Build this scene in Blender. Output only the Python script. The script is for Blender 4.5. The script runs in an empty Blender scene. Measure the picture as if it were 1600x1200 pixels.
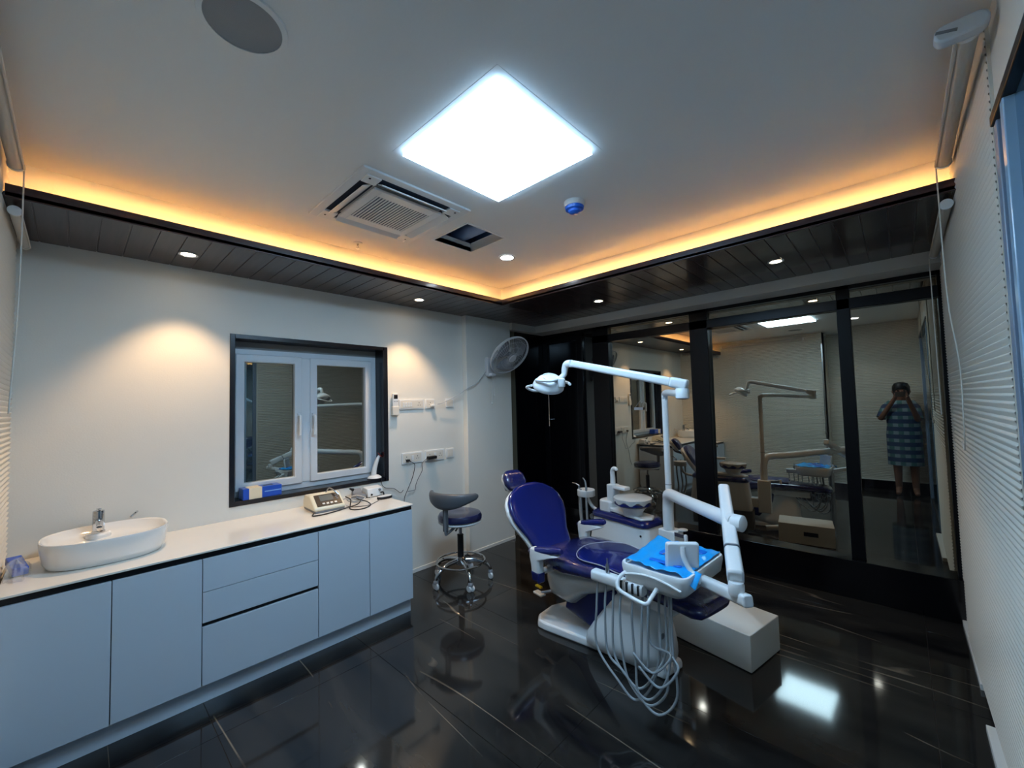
import bpy, bmesh, math, random
from mathutils import Vector, Matrix, Euler

random.seed(7)
PI = math.pi
scene = bpy.context.scene
COL = scene.collection

# ------------------------------------------------------------------ camera, world, exposure
CAM = Vector((3.2361, -3.9216, 1.4903))
YAW, PITCH, ROLL, FPX = 0.7554, 0.0467, -0.0259, 642.18
def camera_axes():
    cy, sy = math.cos(YAW), math.sin(YAW)
    fwd = Vector((-sy*math.cos(PITCH), cy*math.cos(PITCH), math.sin(PITCH)))
    right = Vector((cy, sy, 0)); up = right.cross(fwd)
    c, s = math.cos(ROLL), math.sin(ROLL)
    return right*c + up*s, -right*s + up*c, fwd
R_, U_, F_ = camera_axes()
cam_data = bpy.data.cameras.new('camera'); cam = bpy.data.objects.new('camera', cam_data); COL.objects.link(cam)
cam_data.sensor_fit = 'HORIZONTAL'; cam_data.sensor_width = 36; cam_data.lens = FPX*36/1600
cam_data.clip_start = 0.004
m = Matrix((R_, U_, -F_)).transposed().to_4x4(); m.translation = CAM
cam.matrix_world = m
scene.camera = cam
world = bpy.data.worlds.new('world'); scene.world = world; world.use_nodes = True
world.node_tree.nodes['Background'].inputs[0].default_value = (0.03, 0.035, 0.045, 1)
world.node_tree.nodes['Background'].inputs[1].default_value = 0.3
scene.view_settings.view_transform = 'Standard'; scene.view_settings.look = 'None'
scene.view_settings.exposure = 1.7; scene.view_settings.gamma = 1; scene.view_settings.use_curve_mapping = False
PANEL_POWER = 12.0          # emission of the square ceiling panel
PANEL_COLOUR = (0.44, 0.71, 1.0)
WARM = (1.0, 0.66, 0.36)
COVE = (1.0, 0.48, 0.13)

# ------------------------------------------------------------------ materials
MATS = {}
def lin(c):
    return tuple(((x/255)/12.92 if x/255 <= .04045 else ((x/255+.055)/1.055)**2.4) for x in c)
def mat(name, rgb=(200, 200, 200), rough=.5, metal=0., spec=.5, coat=0., bump=0., bscale=60., var=0., vscale=4., emit=None, estr=0., trans=0., alpha=1., stretch=(1, 1, 1)):
    if name in MATS: return MATS[name]
    M = bpy.data.materials.new(name); M.use_nodes = True; nt = M.node_tree; b = nt.nodes['Principled BSDF']
    c = lin(rgb)
    b.inputs['Base Color'].default_value = (*c, 1); b.inputs['Roughness'].default_value = rough
    b.inputs['Metallic'].default_value = metal; b.inputs['Specular IOR Level'].default_value = spec
    b.inputs['Coat Weight'].default_value = coat; b.inputs['Coat Roughness'].default_value = .08
    if trans: b.inputs['Transmission Weight'].default_value = trans
    if alpha < 1: b.inputs['Alpha'].default_value = alpha
    if emit: b.inputs['Emission Color'].default_value = (*emit, 1); b.inputs['Emission Strength'].default_value = estr
    if bump or var:
        tc = nt.nodes.new('ShaderNodeTexCoord'); mp = nt.nodes.new('ShaderNodeMapping'); nt.links.new(tc.outputs['Object'], mp.inputs['Vector'])
        mp.inputs['Scale'].default_value = stretch
    if var:
        n = nt.nodes.new('ShaderNodeTexNoise'); n.inputs['Scale'].default_value = vscale; n.inputs['Detail'].default_value = 5; nt.links.new(mp.outputs[0], n.inputs['Vector'])
        r = nt.nodes.new('ShaderNodeValToRGB'); e = r.color_ramp.elements
        e[0].position = .3; e[1].position = .7
        e[0].color = (*[x*(1-var) for x in c], 1); e[1].color = (*[min(1, x*(1+var)) for x in c], 1)
        nt.links.new(n.outputs['Fac'], r.inputs['Fac']); nt.links.new(r.outputs['Color'], b.inputs['Base Color'])
    if bump:
        n2 = nt.nodes.new('ShaderNodeTexNoise'); n2.inputs['Scale'].default_value = bscale; n2.inputs['Detail'].default_value = 3; nt.links.new(mp.outputs[0], n2.inputs['Vector'])
        bp = nt.nodes.new('ShaderNodeBump'); bp.inputs['Strength'].default_value = bump; bp.inputs['Distance'].default_value = .01
        nt.links.new(n2.outputs['Fac'], bp.inputs['Height']); nt.links.new(bp.outputs['Normal'], b.inputs['Normal'])
    MATS[name] = M
    return M

wall_paint = mat('wall_paint', (224, 222, 214), .75, bump=.06, bscale=120, var=.02, vscale=2)
ceil_paint = mat('ceiling_paint', (236, 235, 232), .8, bump=.04, bscale=90)
panel_paint = mat('ridged_panel_paint', (214, 209, 198), .55)
beam_paint = mat('beam_paint', (190, 190, 186), .6)
skirting = mat('skirting_white', (228, 226, 220), .4)
cabinet_white = mat('cabinet_laminate', (194, 205, 216), .3, coat=.3)
cabinet_core = mat('cabinet_core', (20, 20, 24), .5)
worktop_m = mat('worktop_stone', (236, 230, 220), .18, coat=.3, var=.02, vscale=3)
black_strip = mat('black_channel', (6, 7, 12), .3)
ceramic = mat('ceramic_white', (236, 234, 230), .12, coat=.6)
chrome = mat('chrome', (205, 207, 210), .1, metal=1)
steel = mat('brushed_steel', (160, 162, 166), .3, metal=1)
white_plastic = mat('white_plastic', (228, 230, 230), .32, coat=.15)
warm_plastic = mat('warm_white_plastic', (222, 216, 204), .4)
grey_plastic = mat('grey_plastic', (120, 124, 130), .45)
dark_plastic = mat('dark_plastic', (22, 22, 25), .4)
black_gloss = mat('black_gloss', (5, 5, 9), .14)
black_frame = mat('black_frame', (4, 5, 10), .35, spec=.25)
granite = mat('dark_granite', (22, 24, 32), .25, var=.3, vscale=90)
upvc = mat('upvc_white', (205, 212, 218), .35)
navy = mat('navy_vinyl', (20, 32, 104), .2, coat=.5, var=.08, vscale=5)
navy_film = mat('navy_vinyl_under_film', (28, 34, 88), .16, coat=.9, bump=.35, bscale=38, var=.18, vscale=18, stretch=(1, 3, 1))
navy_hard = mat('navy_plastic', (18, 28, 92), .25, coat=.3)
piping_m = mat('pale_piping', (165, 165, 175), .5)
film = mat('clear_film_white', (196, 198, 196), .22, coat=.5, bump=.25, bscale=30)
stool_grey = mat('grey_vinyl', (84, 87, 92), .4, coat=.1)
stool_navy = mat('stool_navy_vinyl', (30, 34, 74), .22, coat=.5)
hose_grey = mat('hose_grey', (150, 156, 160), .45)
cable_black = mat('cable_black', (25, 25, 27), .5)
cable_white = mat('cable_white', (210, 208, 200), .5)
sky_drape = mat('bright_blue_drape', (0, 166, 244), .4, coat=.2, bump=.2, bscale=22)
deep_drape = mat('deep_blue_tray', (0, 112, 222), .4)
yellow_p = mat('yellow_plastic', (230, 175, 10), .35)
blue_box_m = mat('blue_carton', (22, 78, 188), .3, coat=.3)
cream_card = mat('cream_card', (222, 210, 182), .6)
cream_dev = mat('cream_device', (228, 222, 198), .4)
screen_m = mat('grey_screen', (98, 104, 104), .2)
orange_p = mat('orange_shield', (214, 70, 52), .25)
alarm_blue = mat('alarm_blue', (8, 98, 205), .3)
plenum_m = mat('plenum_blue_grey', (110, 140, 190), .8)
duct_m = mat('duct_grey', (150, 170, 205), .5)
grille_m = mat('speaker_grille', (150, 152, 154), .7, bump=.3, bscale=700)
blade_m = mat('fan_blade', (132, 132, 140), .3, alpha=.75)
fan_white = mat('fan_white', (205, 206, 208), .4)
box_m = mat('utility_box_enamel', (226, 223, 214), .42)
blind_m = mat('blind_fabric', (196, 190, 180), .6)
skin_m = mat('skin', (122, 82, 62), .55)
hair_m = mat('hair', (16, 13, 12), .5)
bag_m = mat('clear_bag', (225, 228, 228), .12, coat=.5, alpha=.3, bump=.8, bscale=26)

def wood_mat(name, rgb, rough, scale=(2, 26, 26)):
    M = mat(name, rgb, rough, coat=.25); nt = M.node_tree; b = nt.nodes['Principled BSDF']
    tc = nt.nodes.new('ShaderNodeTexCoord'); mp = nt.nodes.new('ShaderNodeMapping'); mp.inputs['Scale'].default_value = scale
    n = nt.nodes.new('ShaderNodeTexNoise'); n.inputs['Scale'].default_value = 1.6; n.inputs['Detail'].default_value = 6; n.inputs['Distortion'].default_value = .6
    r = nt.nodes.new('ShaderNodeValToRGB'); c = lin(rgb)
    r.color_ramp.elements[0].position = .35; r.color_ramp.elements[1].position = .7
    r.color_ramp.elements[0].color = (*[x*.72 for x in c], 1); r.color_ramp.elements[1].color = (*[x*1.3 for x in c], 1)
    nt.links.new(tc.outputs['Object'], mp.inputs['Vector']); nt.links.new(mp.outputs[0], n.inputs['Vector'])
    nt.links.new(n.outputs['Fac'], r.inputs['Fac']); nt.links.new(r.outputs['Color'], b.inputs['Base Color'])
    return M
plank_x = wood_mat('dark_plank_across', (66, 54, 55), .3)
plank_y = wood_mat('dark_plank_along', (60, 48, 48), .24, (26, 2, 26))
fascia_m = wood_mat('fascia_wood', (62, 44, 44), .3, (3, 3, 30))

def marble_mat():
    M = bpy.data.materials.new('black_marble'); M.use_nodes = True; nt = M.node_tree; b = nt.nodes['Principled BSDF']
    N = nt.nodes.new; L = nt.links.new
    tc = N('ShaderNodeTexCoord'); geo = N('ShaderNodeNewGeometry')
    def noise(scale, detail, dist, vec):
        n = N('ShaderNodeTexNoise'); n.inputs['Scale'].default_value = scale; n.inputs['Detail'].default_value = detail; n.inputs['Distortion'].default_value = dist
        L(vec, n.inputs['Vector']); return n
    mp = N('ShaderNodeMapping'); mp.inputs['Rotation'].default_value = (0, 0, .35); mp.inputs['Scale'].default_value = (1, 3.6, 1)
    L(geo.outputs['Position'], mp.inputs['Vector'])
    n1 = noise(1.3, 7, .5, mp.outputs[0])
    r1 = N('ShaderNodeValToRGB'); e = r1.color_ramp.elements
    e[0].position = .36; e[0].color = (*lin((18, 18, 20)), 1); e[1].position = .75; e[1].color = (*lin((56, 52, 47)), 1)
    L(n1.outputs['Fac'], r1.inputs['Fac'])
    # veins: thin level lines of a warped noise, broken up by a second noise
    mp2 = N('ShaderNodeMapping'); mp2.inputs['Rotation'].default_value = (0, 0, -.26); mp2.inputs['Scale'].default_value = (.14, 1.5, 1); mp2.inputs['Location'].default_value = (3.1, 1.7, 0)
    L(geo.outputs['Position'], mp2.inputs['Vector'])
    n2 = noise(1.3, 2.2, 0, mp2.outputs[0])
    s = N('ShaderNodeMath'); s.operation = 'SUBTRACT'; s.inputs[1].default_value = .5; L(n2.outputs['Fac'], s.inputs[0])
    a = N('ShaderNodeMath'); a.operation = 'ABSOLUTE'; L(s.outputs[0], a.inputs[0])
    r2 = N('ShaderNodeValToRGB'); e = r2.color_ramp.elements
    e[0].position = 0; e[0].color = (1, 1, 1, 1); e[1].position = .0009; e[1].color = (0, 0, 0, 1); L(a.outputs[0], r2.inputs['Fac'])
    n3 = noise(1.5, 2, 0, geo.outputs['Position'])
    r3 = N('ShaderNodeValToRGB'); r3.color_ramp.elements[0].position = .47; r3.color_ramp.elements[1].position = .6; L(n3.outputs['Fac'], r3.inputs['Fac'])
    mm = N('ShaderNodeMath'); mm.operation = 'MULTIPLY'; L(r2.outputs['Color'], mm.inputs[0]); L(r3.outputs['Color'], mm.inputs[1])
    mx = N('ShaderNodeMix'); mx.data_type = 'RGBA'; L(mm.outputs[0], mx.inputs[0]); L(r1.outputs['Color'], mx.inputs[6]); mx.inputs[7].default_value = (*lin((128, 116, 100)), 1)
    L(mx.outputs[2], b.inputs['Base Color']); b.inputs['Roughness'].default_value = .07; b.inputs['Specular IOR Level'].default_value = .5
    return M
marble = marble_mat()
grout = mat('grout', (58, 56, 54), .6)

def pane_mat(name, tint, amount, streak=.0, body=(.006, .006, .008)):
    """tinted reflective glass: a mirror-like front over a dark body"""
    M = bpy.data.materials.new(name); M.use_nodes = True; nt = M.node_tree; N = nt.nodes.new; L = nt.links.new
    for n in list(nt.nodes):
        if n.type == 'BSDF_PRINCIPLED': nt.nodes.remove(n)
    out = nt.nodes['Material Output']
    g = N('ShaderNodeBsdfGlossy'); g.inputs['Color'].default_value = (*tint, 1); g.inputs['Roughness'].default_value = .012
    g2 = N('ShaderNodeBsdfGlossy'); g2.inputs['Color'].default_value = (.9, .92, .95, 1); g2.inputs['Roughness'].default_value = .012
    d = N('ShaderNodeBsdfDiffuse'); d.inputs['Color'].default_value = (*body, 1)
    m1 = N('ShaderNodeMixShader'); m1.inputs[0].default_value = amount; L(d.outputs[0], m1.inputs[1]); L(g.outputs[0], m1.inputs[2])
    fr = N('ShaderNodeFresnel'); fr.inputs['IOR'].default_value = 1.45
    m2 = N('ShaderNodeMixShader'); L(fr.outputs[0], m2.inputs[0]); L(m1.outputs[0], m2.inputs[1]); L(g2.outputs[0], m2.inputs[2])
    last = m2
    if streak:
        tc = N('ShaderNodeTexCoord'); mp = N('ShaderNodeMapping'); mp.inputs['Scale'].default_value = (9, 9, .7); L(tc.outputs['Object'], mp.inputs['Vector'])
        n = N('ShaderNodeTexNoise'); n.inputs['Scale'].default_value = 1.5; n.inputs['Detail'].default_value = 4; L(mp.outputs[0], n.inputs['Vector'])
        r = N('ShaderNodeValToRGB'); r.color_ramp.elements[0].position = .52; r.color_ramp.elements[1].position = .85
        r.color_ramp.elements[1].color = (streak, streak, streak, 1); L(n.outputs['Fac'], r.inputs['Fac'])
        dd = N('ShaderNodeBsdfDiffuse'); dd.inputs['Color'].default_value = (.5, .5, .5, 1)
        m3 = N('ShaderNodeMixShader'); L(r.outputs['Color'], m3.inputs[0]); L(last.outputs[0], m3.inputs[1]); L(dd.outputs[0], m3.inputs[2]); last = m3
    L(last.outputs[0], out.inputs['Surface'])
    return M
pane_brown = pane_mat('brown_tinted_glass', (.84, .75, .58), .5, .07)
pane_grey = pane_mat('grey_tinted_glass', (.76, .73, .60), .42, .03)
pane_blue = pane_mat('blue_tinted_glass', (.55, .78, .95), .42, .06, (.07, .12, .16))

def glow(name, rgb, strength):
    M = bpy.data.materials.new(name); M.use_nodes = True; nt = M.node_tree
    for n in list(nt.nodes):
        if n.type == 'BSDF_PRINCIPLED': nt.nodes.remove(n)
    e = nt.nodes.new('ShaderNodeEmission'); e.inputs[0].default_value = (*rgb, 1); e.inputs[1].default_value = strength
    nt.links.new(e.outputs[0], nt.nodes['Material Output'].inputs['Surface'])
    return M
glow_panel = glow('led_panel_glow', PANEL_COLOUR, PANEL_POWER)
glow_cool = glow('cool_downlight_glow', (.8, .9, 1), 14)
glow_warm = glow('warm_downlight_glow', (1, .8, .55), 12)
glow_cove = glow('cove_strip_glow', COVE, 62)

# ------------------------------------------------------------------ mesh builder
class MB:
    def __init__(s): s.v = []; s.f = []
    def add(s, vs, fs):
        o = len(s.v); s.v += [tuple(x) for x in vs]; s.f += [tuple(i+o for i in f) for f in fs]; return s
    def box(s, c, d, rot=None):
        M = Euler(rot).to_matrix() if rot else None; vs = []
        for x in (-.5, .5):
            for y in (-.5, .5):
                for z in (-.5, .5):
                    q = Vector((x*d[0], y*d[1], z*d[2]))
                    if M: q = M @ q
                    vs.append(q + Vector(c))
        return s.add(vs, [(0, 1, 3, 2), (4, 6, 7, 5), (0, 4, 5, 1), (2, 3, 7, 6), (0, 2, 6, 4), (1, 5, 7, 3)])
    def span(s, a, b):
        return s.box([(p+q)/2 for p, q in zip(a, b)], [abs(q-p) for p, q in zip(a, b)])
    def rings(s, rr, cap0=True, cap1=True, closed=False):
        n = len(rr[0]); vs = [q for r in rr for q in r]; fs = []
        k = len(rr)
        for i in range(k if closed else k-1):
            j = (i+1) % k
            for a in range(n):
                b = (a+1) % n; fs.append((i*n+a, i*n+b, j*n+b, j*n+a))
        if not closed:
            if cap0: fs.append(tuple(reversed(range(n))))
            if cap1: fs.append(tuple((k-1)*n+a for a in range(n)))
        return s.add(vs, fs)
    def lathe(s, prof, n=32, c=(0, 0, 0), axis='z', cap0=True, cap1=True, M=None):
        rr = []
        for r, h in prof:
            ring = []
            for k in range(n):
                a = 2*PI*k/n; x, y = r*math.cos(a), r*math.sin(a)
                q = {'z': Vector((x, y, h)), 'x': Vector((h, x, y)), 'y': Vector((y, h, x))}[axis]
                if M: q = M @ q
                ring.append(q + Vector(c))
            rr.append(ring)
        return s.rings(rr, cap0, cap1)
    def tube(s, pts, r, n=10, smooth=0, closed=False):
        P = [Vector(p) for p in pts]
        if smooth: P = catmull(P, smooth, closed)
        k = len(P); rad = r if isinstance(r, (list, tuple)) else None
        T = []
        for i in range(k):
            a = P[(i-1) % k] if (closed or i > 0) else P[i]; b = P[(i+1) % k] if (closed or i < k-1) else P[i]
            t = (b-a); T.append(t.normalized() if t.length > 1e-9 else Vector((0, 0, 1)))
        u = T[0].orthogonal().normalized(); rr = []
        for i in range(k):
            if i: 
                u = (u - T[i]*u.dot(T[i])); u = u.normalized() if u.length > 1e-6 else T[i].orthogonal().normalized()
            w = T[i].cross(u)
            ri = r if rad is None else (rad[0] + (rad[-1]-rad[0])*i/max(1, k-1) if len(rad) == 2 else rad[min(i, len(rad)-1)])
            rr.append([P[i] + (u*math.cos(2*PI*a/n) + w*math.sin(2*PI*a/n))*ri for a in range(n)])
        return s.rings(rr, closed=closed)
    def prism(s, outline, axis, a, b):
        def P(u, v, h): return {'x': (h, u, v), 'y': (u, h, v), 'z': (u, v, h)}[axis]
        return s.rings([[P(u, v, a) for u, v in outline], [P(u, v, b) for u, v in outline]])
    def grid(s, fn, nu, nv):
        vs = [fn(i/nu, j/nv) for i in range(nu+1) for j in range(nv+1)]
        fs = [(i*(nv+1)+j, (i+1)*(nv+1)+j, (i+1)*(nv+1)+j+1, i*(nv+1)+j+1) for i in range(nu) for j in range(nv)]
        return s.add(vs, fs)
    def mesh(s, name):
        me = bpy.data.meshes.new(name); me.from_pydata(s.v, [], s.f); me.update()
        bm = bmesh.new(); bm.from_mesh(me); bmesh.ops.recalc_face_normals(bm, faces=bm.faces); bm.to_mesh(me); bm.free()
        return me
    def build(s, name, material, parent=None, bevel=0., smooth=True, angle=40, loc=None, rot=None, subd=0, solid=0.):
        me = s.mesh(name); me.materials.append(material)
        if smooth:
            for p in me.polygons: p.use_smooth = True
            me.set_sharp_from_angle(angle=math.radians(angle))
        o = bpy.data.objects.new(name, me); COL.objects.link(o)
        if parent: o.parent = parent
        if loc: o.location = loc
        if rot: o.rotation_euler = rot
        if solid:
            sm = o.modifiers.new('thick', 'SOLIDIFY'); sm.thickness = solid
        if bevel:
            b = o.modifiers.new('bevel', 'BEVEL'); b.width = bevel; b.segments = 2; b.limit_method = 'ANGLE'; b.angle_limit = math.radians(35)
        if subd:
            b = o.modifiers.new('sub', 'SUBSURF'); b.levels = subd; b.render_levels = subd
        return o
def catmull(P, k, closed=False):
    out = []; n = len(P)
    for i in range(n if closed else n-1):
        p0 = P[(i-1) % n] if (closed or i) else P[0]*2-P[1]; p1 = P[i]; p2 = P[(i+1) % n]
        p3 = P[(i+2) % n] if (closed or i+2 < n) else P[-1]*2-P[-2]
        for j in range(k):
            t = j/k
            out.append(.5*((2*p1) + (p2-p0)*t + (2*p0-5*p1+4*p2-p3)*t*t + (3*p1-p0-3*p2+p3)*t**3))
    if not closed: out.append(P[-1])
    return out
def tag(o, label, cat, group=None):
    o['label'] = label; o['category'] = cat
    if group: o['group'] = group
    return o
def thing(name, label, cat, loc=(0, 0, 0), rz=0., group=None):
    o = bpy.data.objects.new(name, None); o.empty_display_size = .1; COL.objects.link(o); o.location = loc; o.rotation_euler = (0, 0, rz)
    return tag(o, label, cat, group)
def struct(o, label=None):
    o['kind'] = 'structure'
    if label: o['label'] = label
    return o
def copy_tree(o, parent=None):
    c = o.copy(); COL.objects.link(c); c.parent = parent
    for ch in list(o.children): copy_tree(ch, c)
    return c
def rbox(name, c, d, material, parent=None, bevel=.004, rot=None):
    return MB().box((0, 0, 0), d).build(name, material, parent, bevel, loc=c, rot=rot)
def rounded(w, h, r, n=5):
    pts = []
    for cx, cy, a0 in ((w/2-r, h/2-r, 0), (-w/2+r, h/2-r, PI/2), (-w/2+r, -h/2+r, PI), (w/2-r, -h/2+r, 3*PI/2)):
        for k in range(n+1):
            a = a0+PI/2*k/n; pts.append((cx+r*math.cos(a), cy+r*math.sin(a)))
    return pts
def superellipse(a, b, p, n=32):
    out = []
    for k in range(n):
        t = 2*PI*k/n; c, s = math.cos(t), math.sin(t)
        out.append((a*math.copysign(abs(c)**(2/p), c), b*math.copysign(abs(s)**(2/p), s)))
    return out

# ------------------------------------------------------------------ room constants (metres)
W = 3.466; H = 2.614; ZS = 2.398; ZF = 2.452; XC = .60; YC = -1.225; YB = -4.138; YB2 = -4.56; XB2 = 2.15; YG = .10; YBEAM = -.17
PIL = .066

# ------------------------------------------------------------------ floor with large tiles
fl = struct(MB().span((-.3, YB2-.1, -.06), (W+.3, .6, -.004)).build('floor', grout), 'glossy black marble tiled floor with fine golden veins')
xs = [-.02, .88, 2.08, 3.28, W+.02]; ys = [YB2, -4.25, -3.45, -2.65, -1.85, -1.05, -.25, .02]
for i in range(len(xs)-1):
    for j in range(len(ys)-1):
        g = .0011
        x0, x1, y0, y1 = xs[i]+g, xs[i+1]-g, ys[j]+g, ys[j+1]-g
        MB().box((0, 0, 0), (x1-x0, y1-y0, .006)).build('floor_tile', marble, fl, .0006, loc=((x0+x1)/2, (y0+y1)/2, -.003))

# ------------------------------------------------------------------ left wall with window opening, pilaster
WY0, WY1, WZ0, WZ1 = -3.223, -2.064, .854, 2.005
b = MB()
b.span((-.25, YB-.3, 0), (0, WY0, ZS+.25)); b.span((-.25, WY1, 0), (0, .5, ZS+.25))
b.span((-.25, WY0, 0), (0, WY1, WZ0)); b.span((-.25, WY0, WZ1), (0, WY1, ZS+.25))
wl = struct(b.build('wall_left', wall_paint, smooth=False), 'white painted wall behind the long cabinet run')
MB().span((0, -1.219, 0), (PIL, -.568, ZS)).build('pilaster', wall_paint, wl, .004)
MB().span((0, -.568, 0), (.012, -.44, ZS)).build('corner_strip', mat('olive_strip', (96, 92, 76), .6), wl)
MB().span((0, -.44, 0), (.03, YG, ZS-.083)).build('black_side_panel', black_gloss, wl)
struct(MB().span((0, -2.2, 0), (.008, -1.219, .035)).build('baseboard_left', skirting, bevel=.002))
struct(MB().span((PIL, -1.219, 0), (PIL+.008, -.568, .03)).build('baseboard_pilaster', skirting, bevel=.002))

# ------------------------------------------------------------------ ridged wall panels (right and back)
def ridges(z0, z1, pitch, depth):
    out = []; n = int((z1-z0)/pitch)
    for i in range(n):
        z = z0+i*pitch
        for t, d in ((0, .0), (.12, .35), (.5, .8), (.66, 1.), (.78, .92), (.93, .2)):
            out.append((z+t*pitch, d*depth))
    out.append((z1, 0))
    return out
def ridged_panel(name, parent, axis, fixed, a, b, z0, z1, pitch, depth, bulge=0., cols=2):
    pr = ridges(z0, z1, pitch, depth); mb = MB()
    def fn(u, v):
        k = round(u*(len(pr)-1)); z, d = pr[k]; s = a+(b-a)*v; off = bulge*(v**2)
        return (fixed-d+off, s, z) if axis == 'x' else (s, fixed+d, z)
    mb.grid(fn, len(pr)-1, cols)
    return mb.build(name, panel_paint, parent, angle=25)
# window 2 on the right wall (near the camera)
RW0, RW1, RWZ0, RWZ1 = -2.07, -4.20, .0, 2.29
b = MB(); b.span((W+.02, RW0, 0), (W+.25, .5, H+.05)); b.span((W+.02, YB2-.3, RWZ1), (W+.25, RW0, H+.05)); b.span((W+.02, YB2-.3, 0), (W+.25, RW1, RWZ1))
wr = struct(b.build('wall_right', panel_paint, smooth=False), 'cream wall clad with horizontally ridged relief panels')
ridged_panel('ridged_panel', wr, 'x', W+.012, .06, -.30, .03, ZS, .0186, .006)
ridged_panel('ridged_panel', wr, 'x', W, -.30, RW0+.02, .03, H, .0246, .009, .018, 10)
MB().span((W-.004, -.302, .03), (W+.02, -.298, H)).build('panel_edge', panel_paint, wr)
MB().span((W+.012, RW0+.015, .03), (W+.03, RW0+.022, H)).build('panel_edge', panel_paint, wr)
struct(MB().span((W-.012, -.80, 0), (W+.02, .0, .03)).build('baseboard_right', skirting, bevel=.002))
struct(MB().span((W-.03, -2.05, 0), (W+.02, -1.16, .03)).build('baseboard_right_near', skirting, bevel=.002))
w2 = struct(bpy.data.objects.new('window_2', None), 'tall blue tinted glass panel at the right edge'); COL.objects.link(w2)
MB().span((W+.03, RW1, 0), (W+.06, RW0, RWZ1)).build('pane', pane_blue, w2)
for y in (RW0, RW1+.04): MB().span((W+.012, y-.045, 0), (W+.05, y, RWZ1)).build('frame_upright', mat('blue_grey_frame', (120, 135, 155), .4), w2, .003)
MB().span((W+.005, RW1, RWZ1-.02), (W+.05, RW0, RWZ1+.012)).build('frame_head', black_frame, w2, .003)
MB().span((W+.008, RW0-.17, 0), (W+.035, RW0-.13, RWZ1)).build('glass_edge', mat('pale_glass_edge', (150, 180, 205), .2), w2, .003)

b = MB(); b.span((-.25, YB-.2, 0), (XB2, YB-.02, H+.05)); b.span((XB2-.03, YB2-.02, 0), (XB2, YB-.02, H+.05)); b.span((XB2, YB2-.2, 0), (W+.25, YB2-.02, H+.05))
wb = struct(b.build('wall_back', panel_paint, smooth=False), 'cream ridged wall behind the camera, seen in the glass')
ridged_panel('ridged_panel', wb, 'y', YB-.012, 0, XB2, .16, H, .0246, .009)
ridged_panel('ridged_panel', wb, 'y', YB2-.012, XB2, W+.02, .16, H, .0246, .009)
MB().span((XB2-.012, YB-.012, .0), (XB2+.006, YB+.012, H-.2)).build('panel_edge_trim', steel, wb)
for nm, x0, x1, y in (('baseboard_back', 0, XB2, YB), ('baseboard_back_recess', XB2, W+.02, YB2)):
    struct(MB().span((x0, y-.02, 0), (x1, y+.004, .14)).build(nm, black_gloss))
    struct(MB().span((x0, y-.02, .14), (x1, y+.008, .16)).build('trim_1' if y == YB else 'trim_2', skirting))

# ------------------------------------------------------------------ ceiling: board with hatch hole, cove riser, soffits
HX0, HX1, HY0, HY1 = .99, 1.335, -2.27, -1.945
XR, YR = .44, -1.075
b = MB()
b.span((XR, YB2-.2, H), (HX0, YR, H+.03)); b.span((HX1, YB2-.2, H), (W+.25, YR, H+.03))
b.span((HX0, YB2-.2, H), (HX1, HY0, H+.03)); b.span((HX0, HY1, H), (HX1, YR, H+.03))
ce = struct(b.build('ceiling', ceil_paint, smooth=False), 'flat white ceiling board with a warm lit cove edge')
MB().span((XR-.02, YB2-.2, ZS+.012), (XR, YR, H+.03)).build('cove_riser', ceil_paint, ce)
MB().span((XR, YR, ZS+.012), (W+.25, YR+.02, H+.03)).build('cove_riser', ceil_paint, ce)
b = MB(); b.span((HX0-.12, HY0-.12, H+.03), (HX1+.12, HY1+.12, H+.5))
b.f = b.f[:]; plen = b.build('plenum', plenum_m, ce, smooth=False)
me = plen.data; bm = bmesh.new(); bm.from_mesh(me)
bmesh.ops.delete(bm, geom=[f for f in bm.faces if f.calc_center_median().z < H+.04], context='FACES'); bm.to_mesh(me); bm.free()
MB().tube([(HX0+.06, HY0-.1, H+.2), (HX0+.1, HY1+.1, H+.24)], .06, 14).build('duct', duct_m, ce)
MB().tube([(HX0-.1, HY1-.06, H+.12), (HX1+.1, HY1-.02, H+.14)], .05, 14).build('duct', duct_m, ce)
b = MB()
for a0, a1, c0, c1 in ((HX0-.012, HX1+.012, HY0-.012, HY0), (HX0-.012, HX1+.012, HY1, HY1+.012), (HX0-.012, HX0, HY0, HY1), (HX1, HX1+.012, HY0, HY1)):
    b.span((a0, c0, H-.004), (a1, c1, H+.06))
b.build('hatch_edging', ceil_paint, ce)
# soffit planks
sof = struct(MB().span((0, YB-.02, ZS+.004), (XR, YBEAM, ZS+.02)).span((XR, YR+.02, ZS+.004), (W+.02, YBEAM, ZS+.02)).span((XR, YB-.02, ZS+.004), (XC, YC, ZS+.02)).span((XR, YC, ZS+.004), (W+.02, YR+.02, ZS+.02)).build('ceiling_soffit', plank_x, smooth=False), 'dropped dark plank soffit along two sides of the room')
PW = .1055
y = -3.75-PW*4; k = 0
while y < YBEAM-.001:
    y0, y1 = max(y, YB), min(y+PW, YBEAM)
    if y1-y0 > .01:
        MB().box((0, 0, 0), (XC-.004, y1-y0-.005, .012)).build('plank', plank_x, sof, .0015, loc=(XC/2, (y0+y1)/2, ZS+.005))
    y += PW
x = XC
while x < W:
    x1 = min(x+PW, W+.01)
    MB().box((0, 0, 0), (x1-x-.005, YBEAM-YC-.004, .012)).build('plank', plank_y, sof, .0015, loc=((x+x1)/2, (YBEAM+YC)/2, ZS+.005))
    x += PW
MB().span((XC-.012, YB, ZS-.002), (XC, YC+.012, ZF)).build('fascia', fascia_m, sof, .001)
MB().span((XC, YC, ZS-.002), (W, YC+.012, ZF)).build('fascia', fascia_m, sof, .001)
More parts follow.
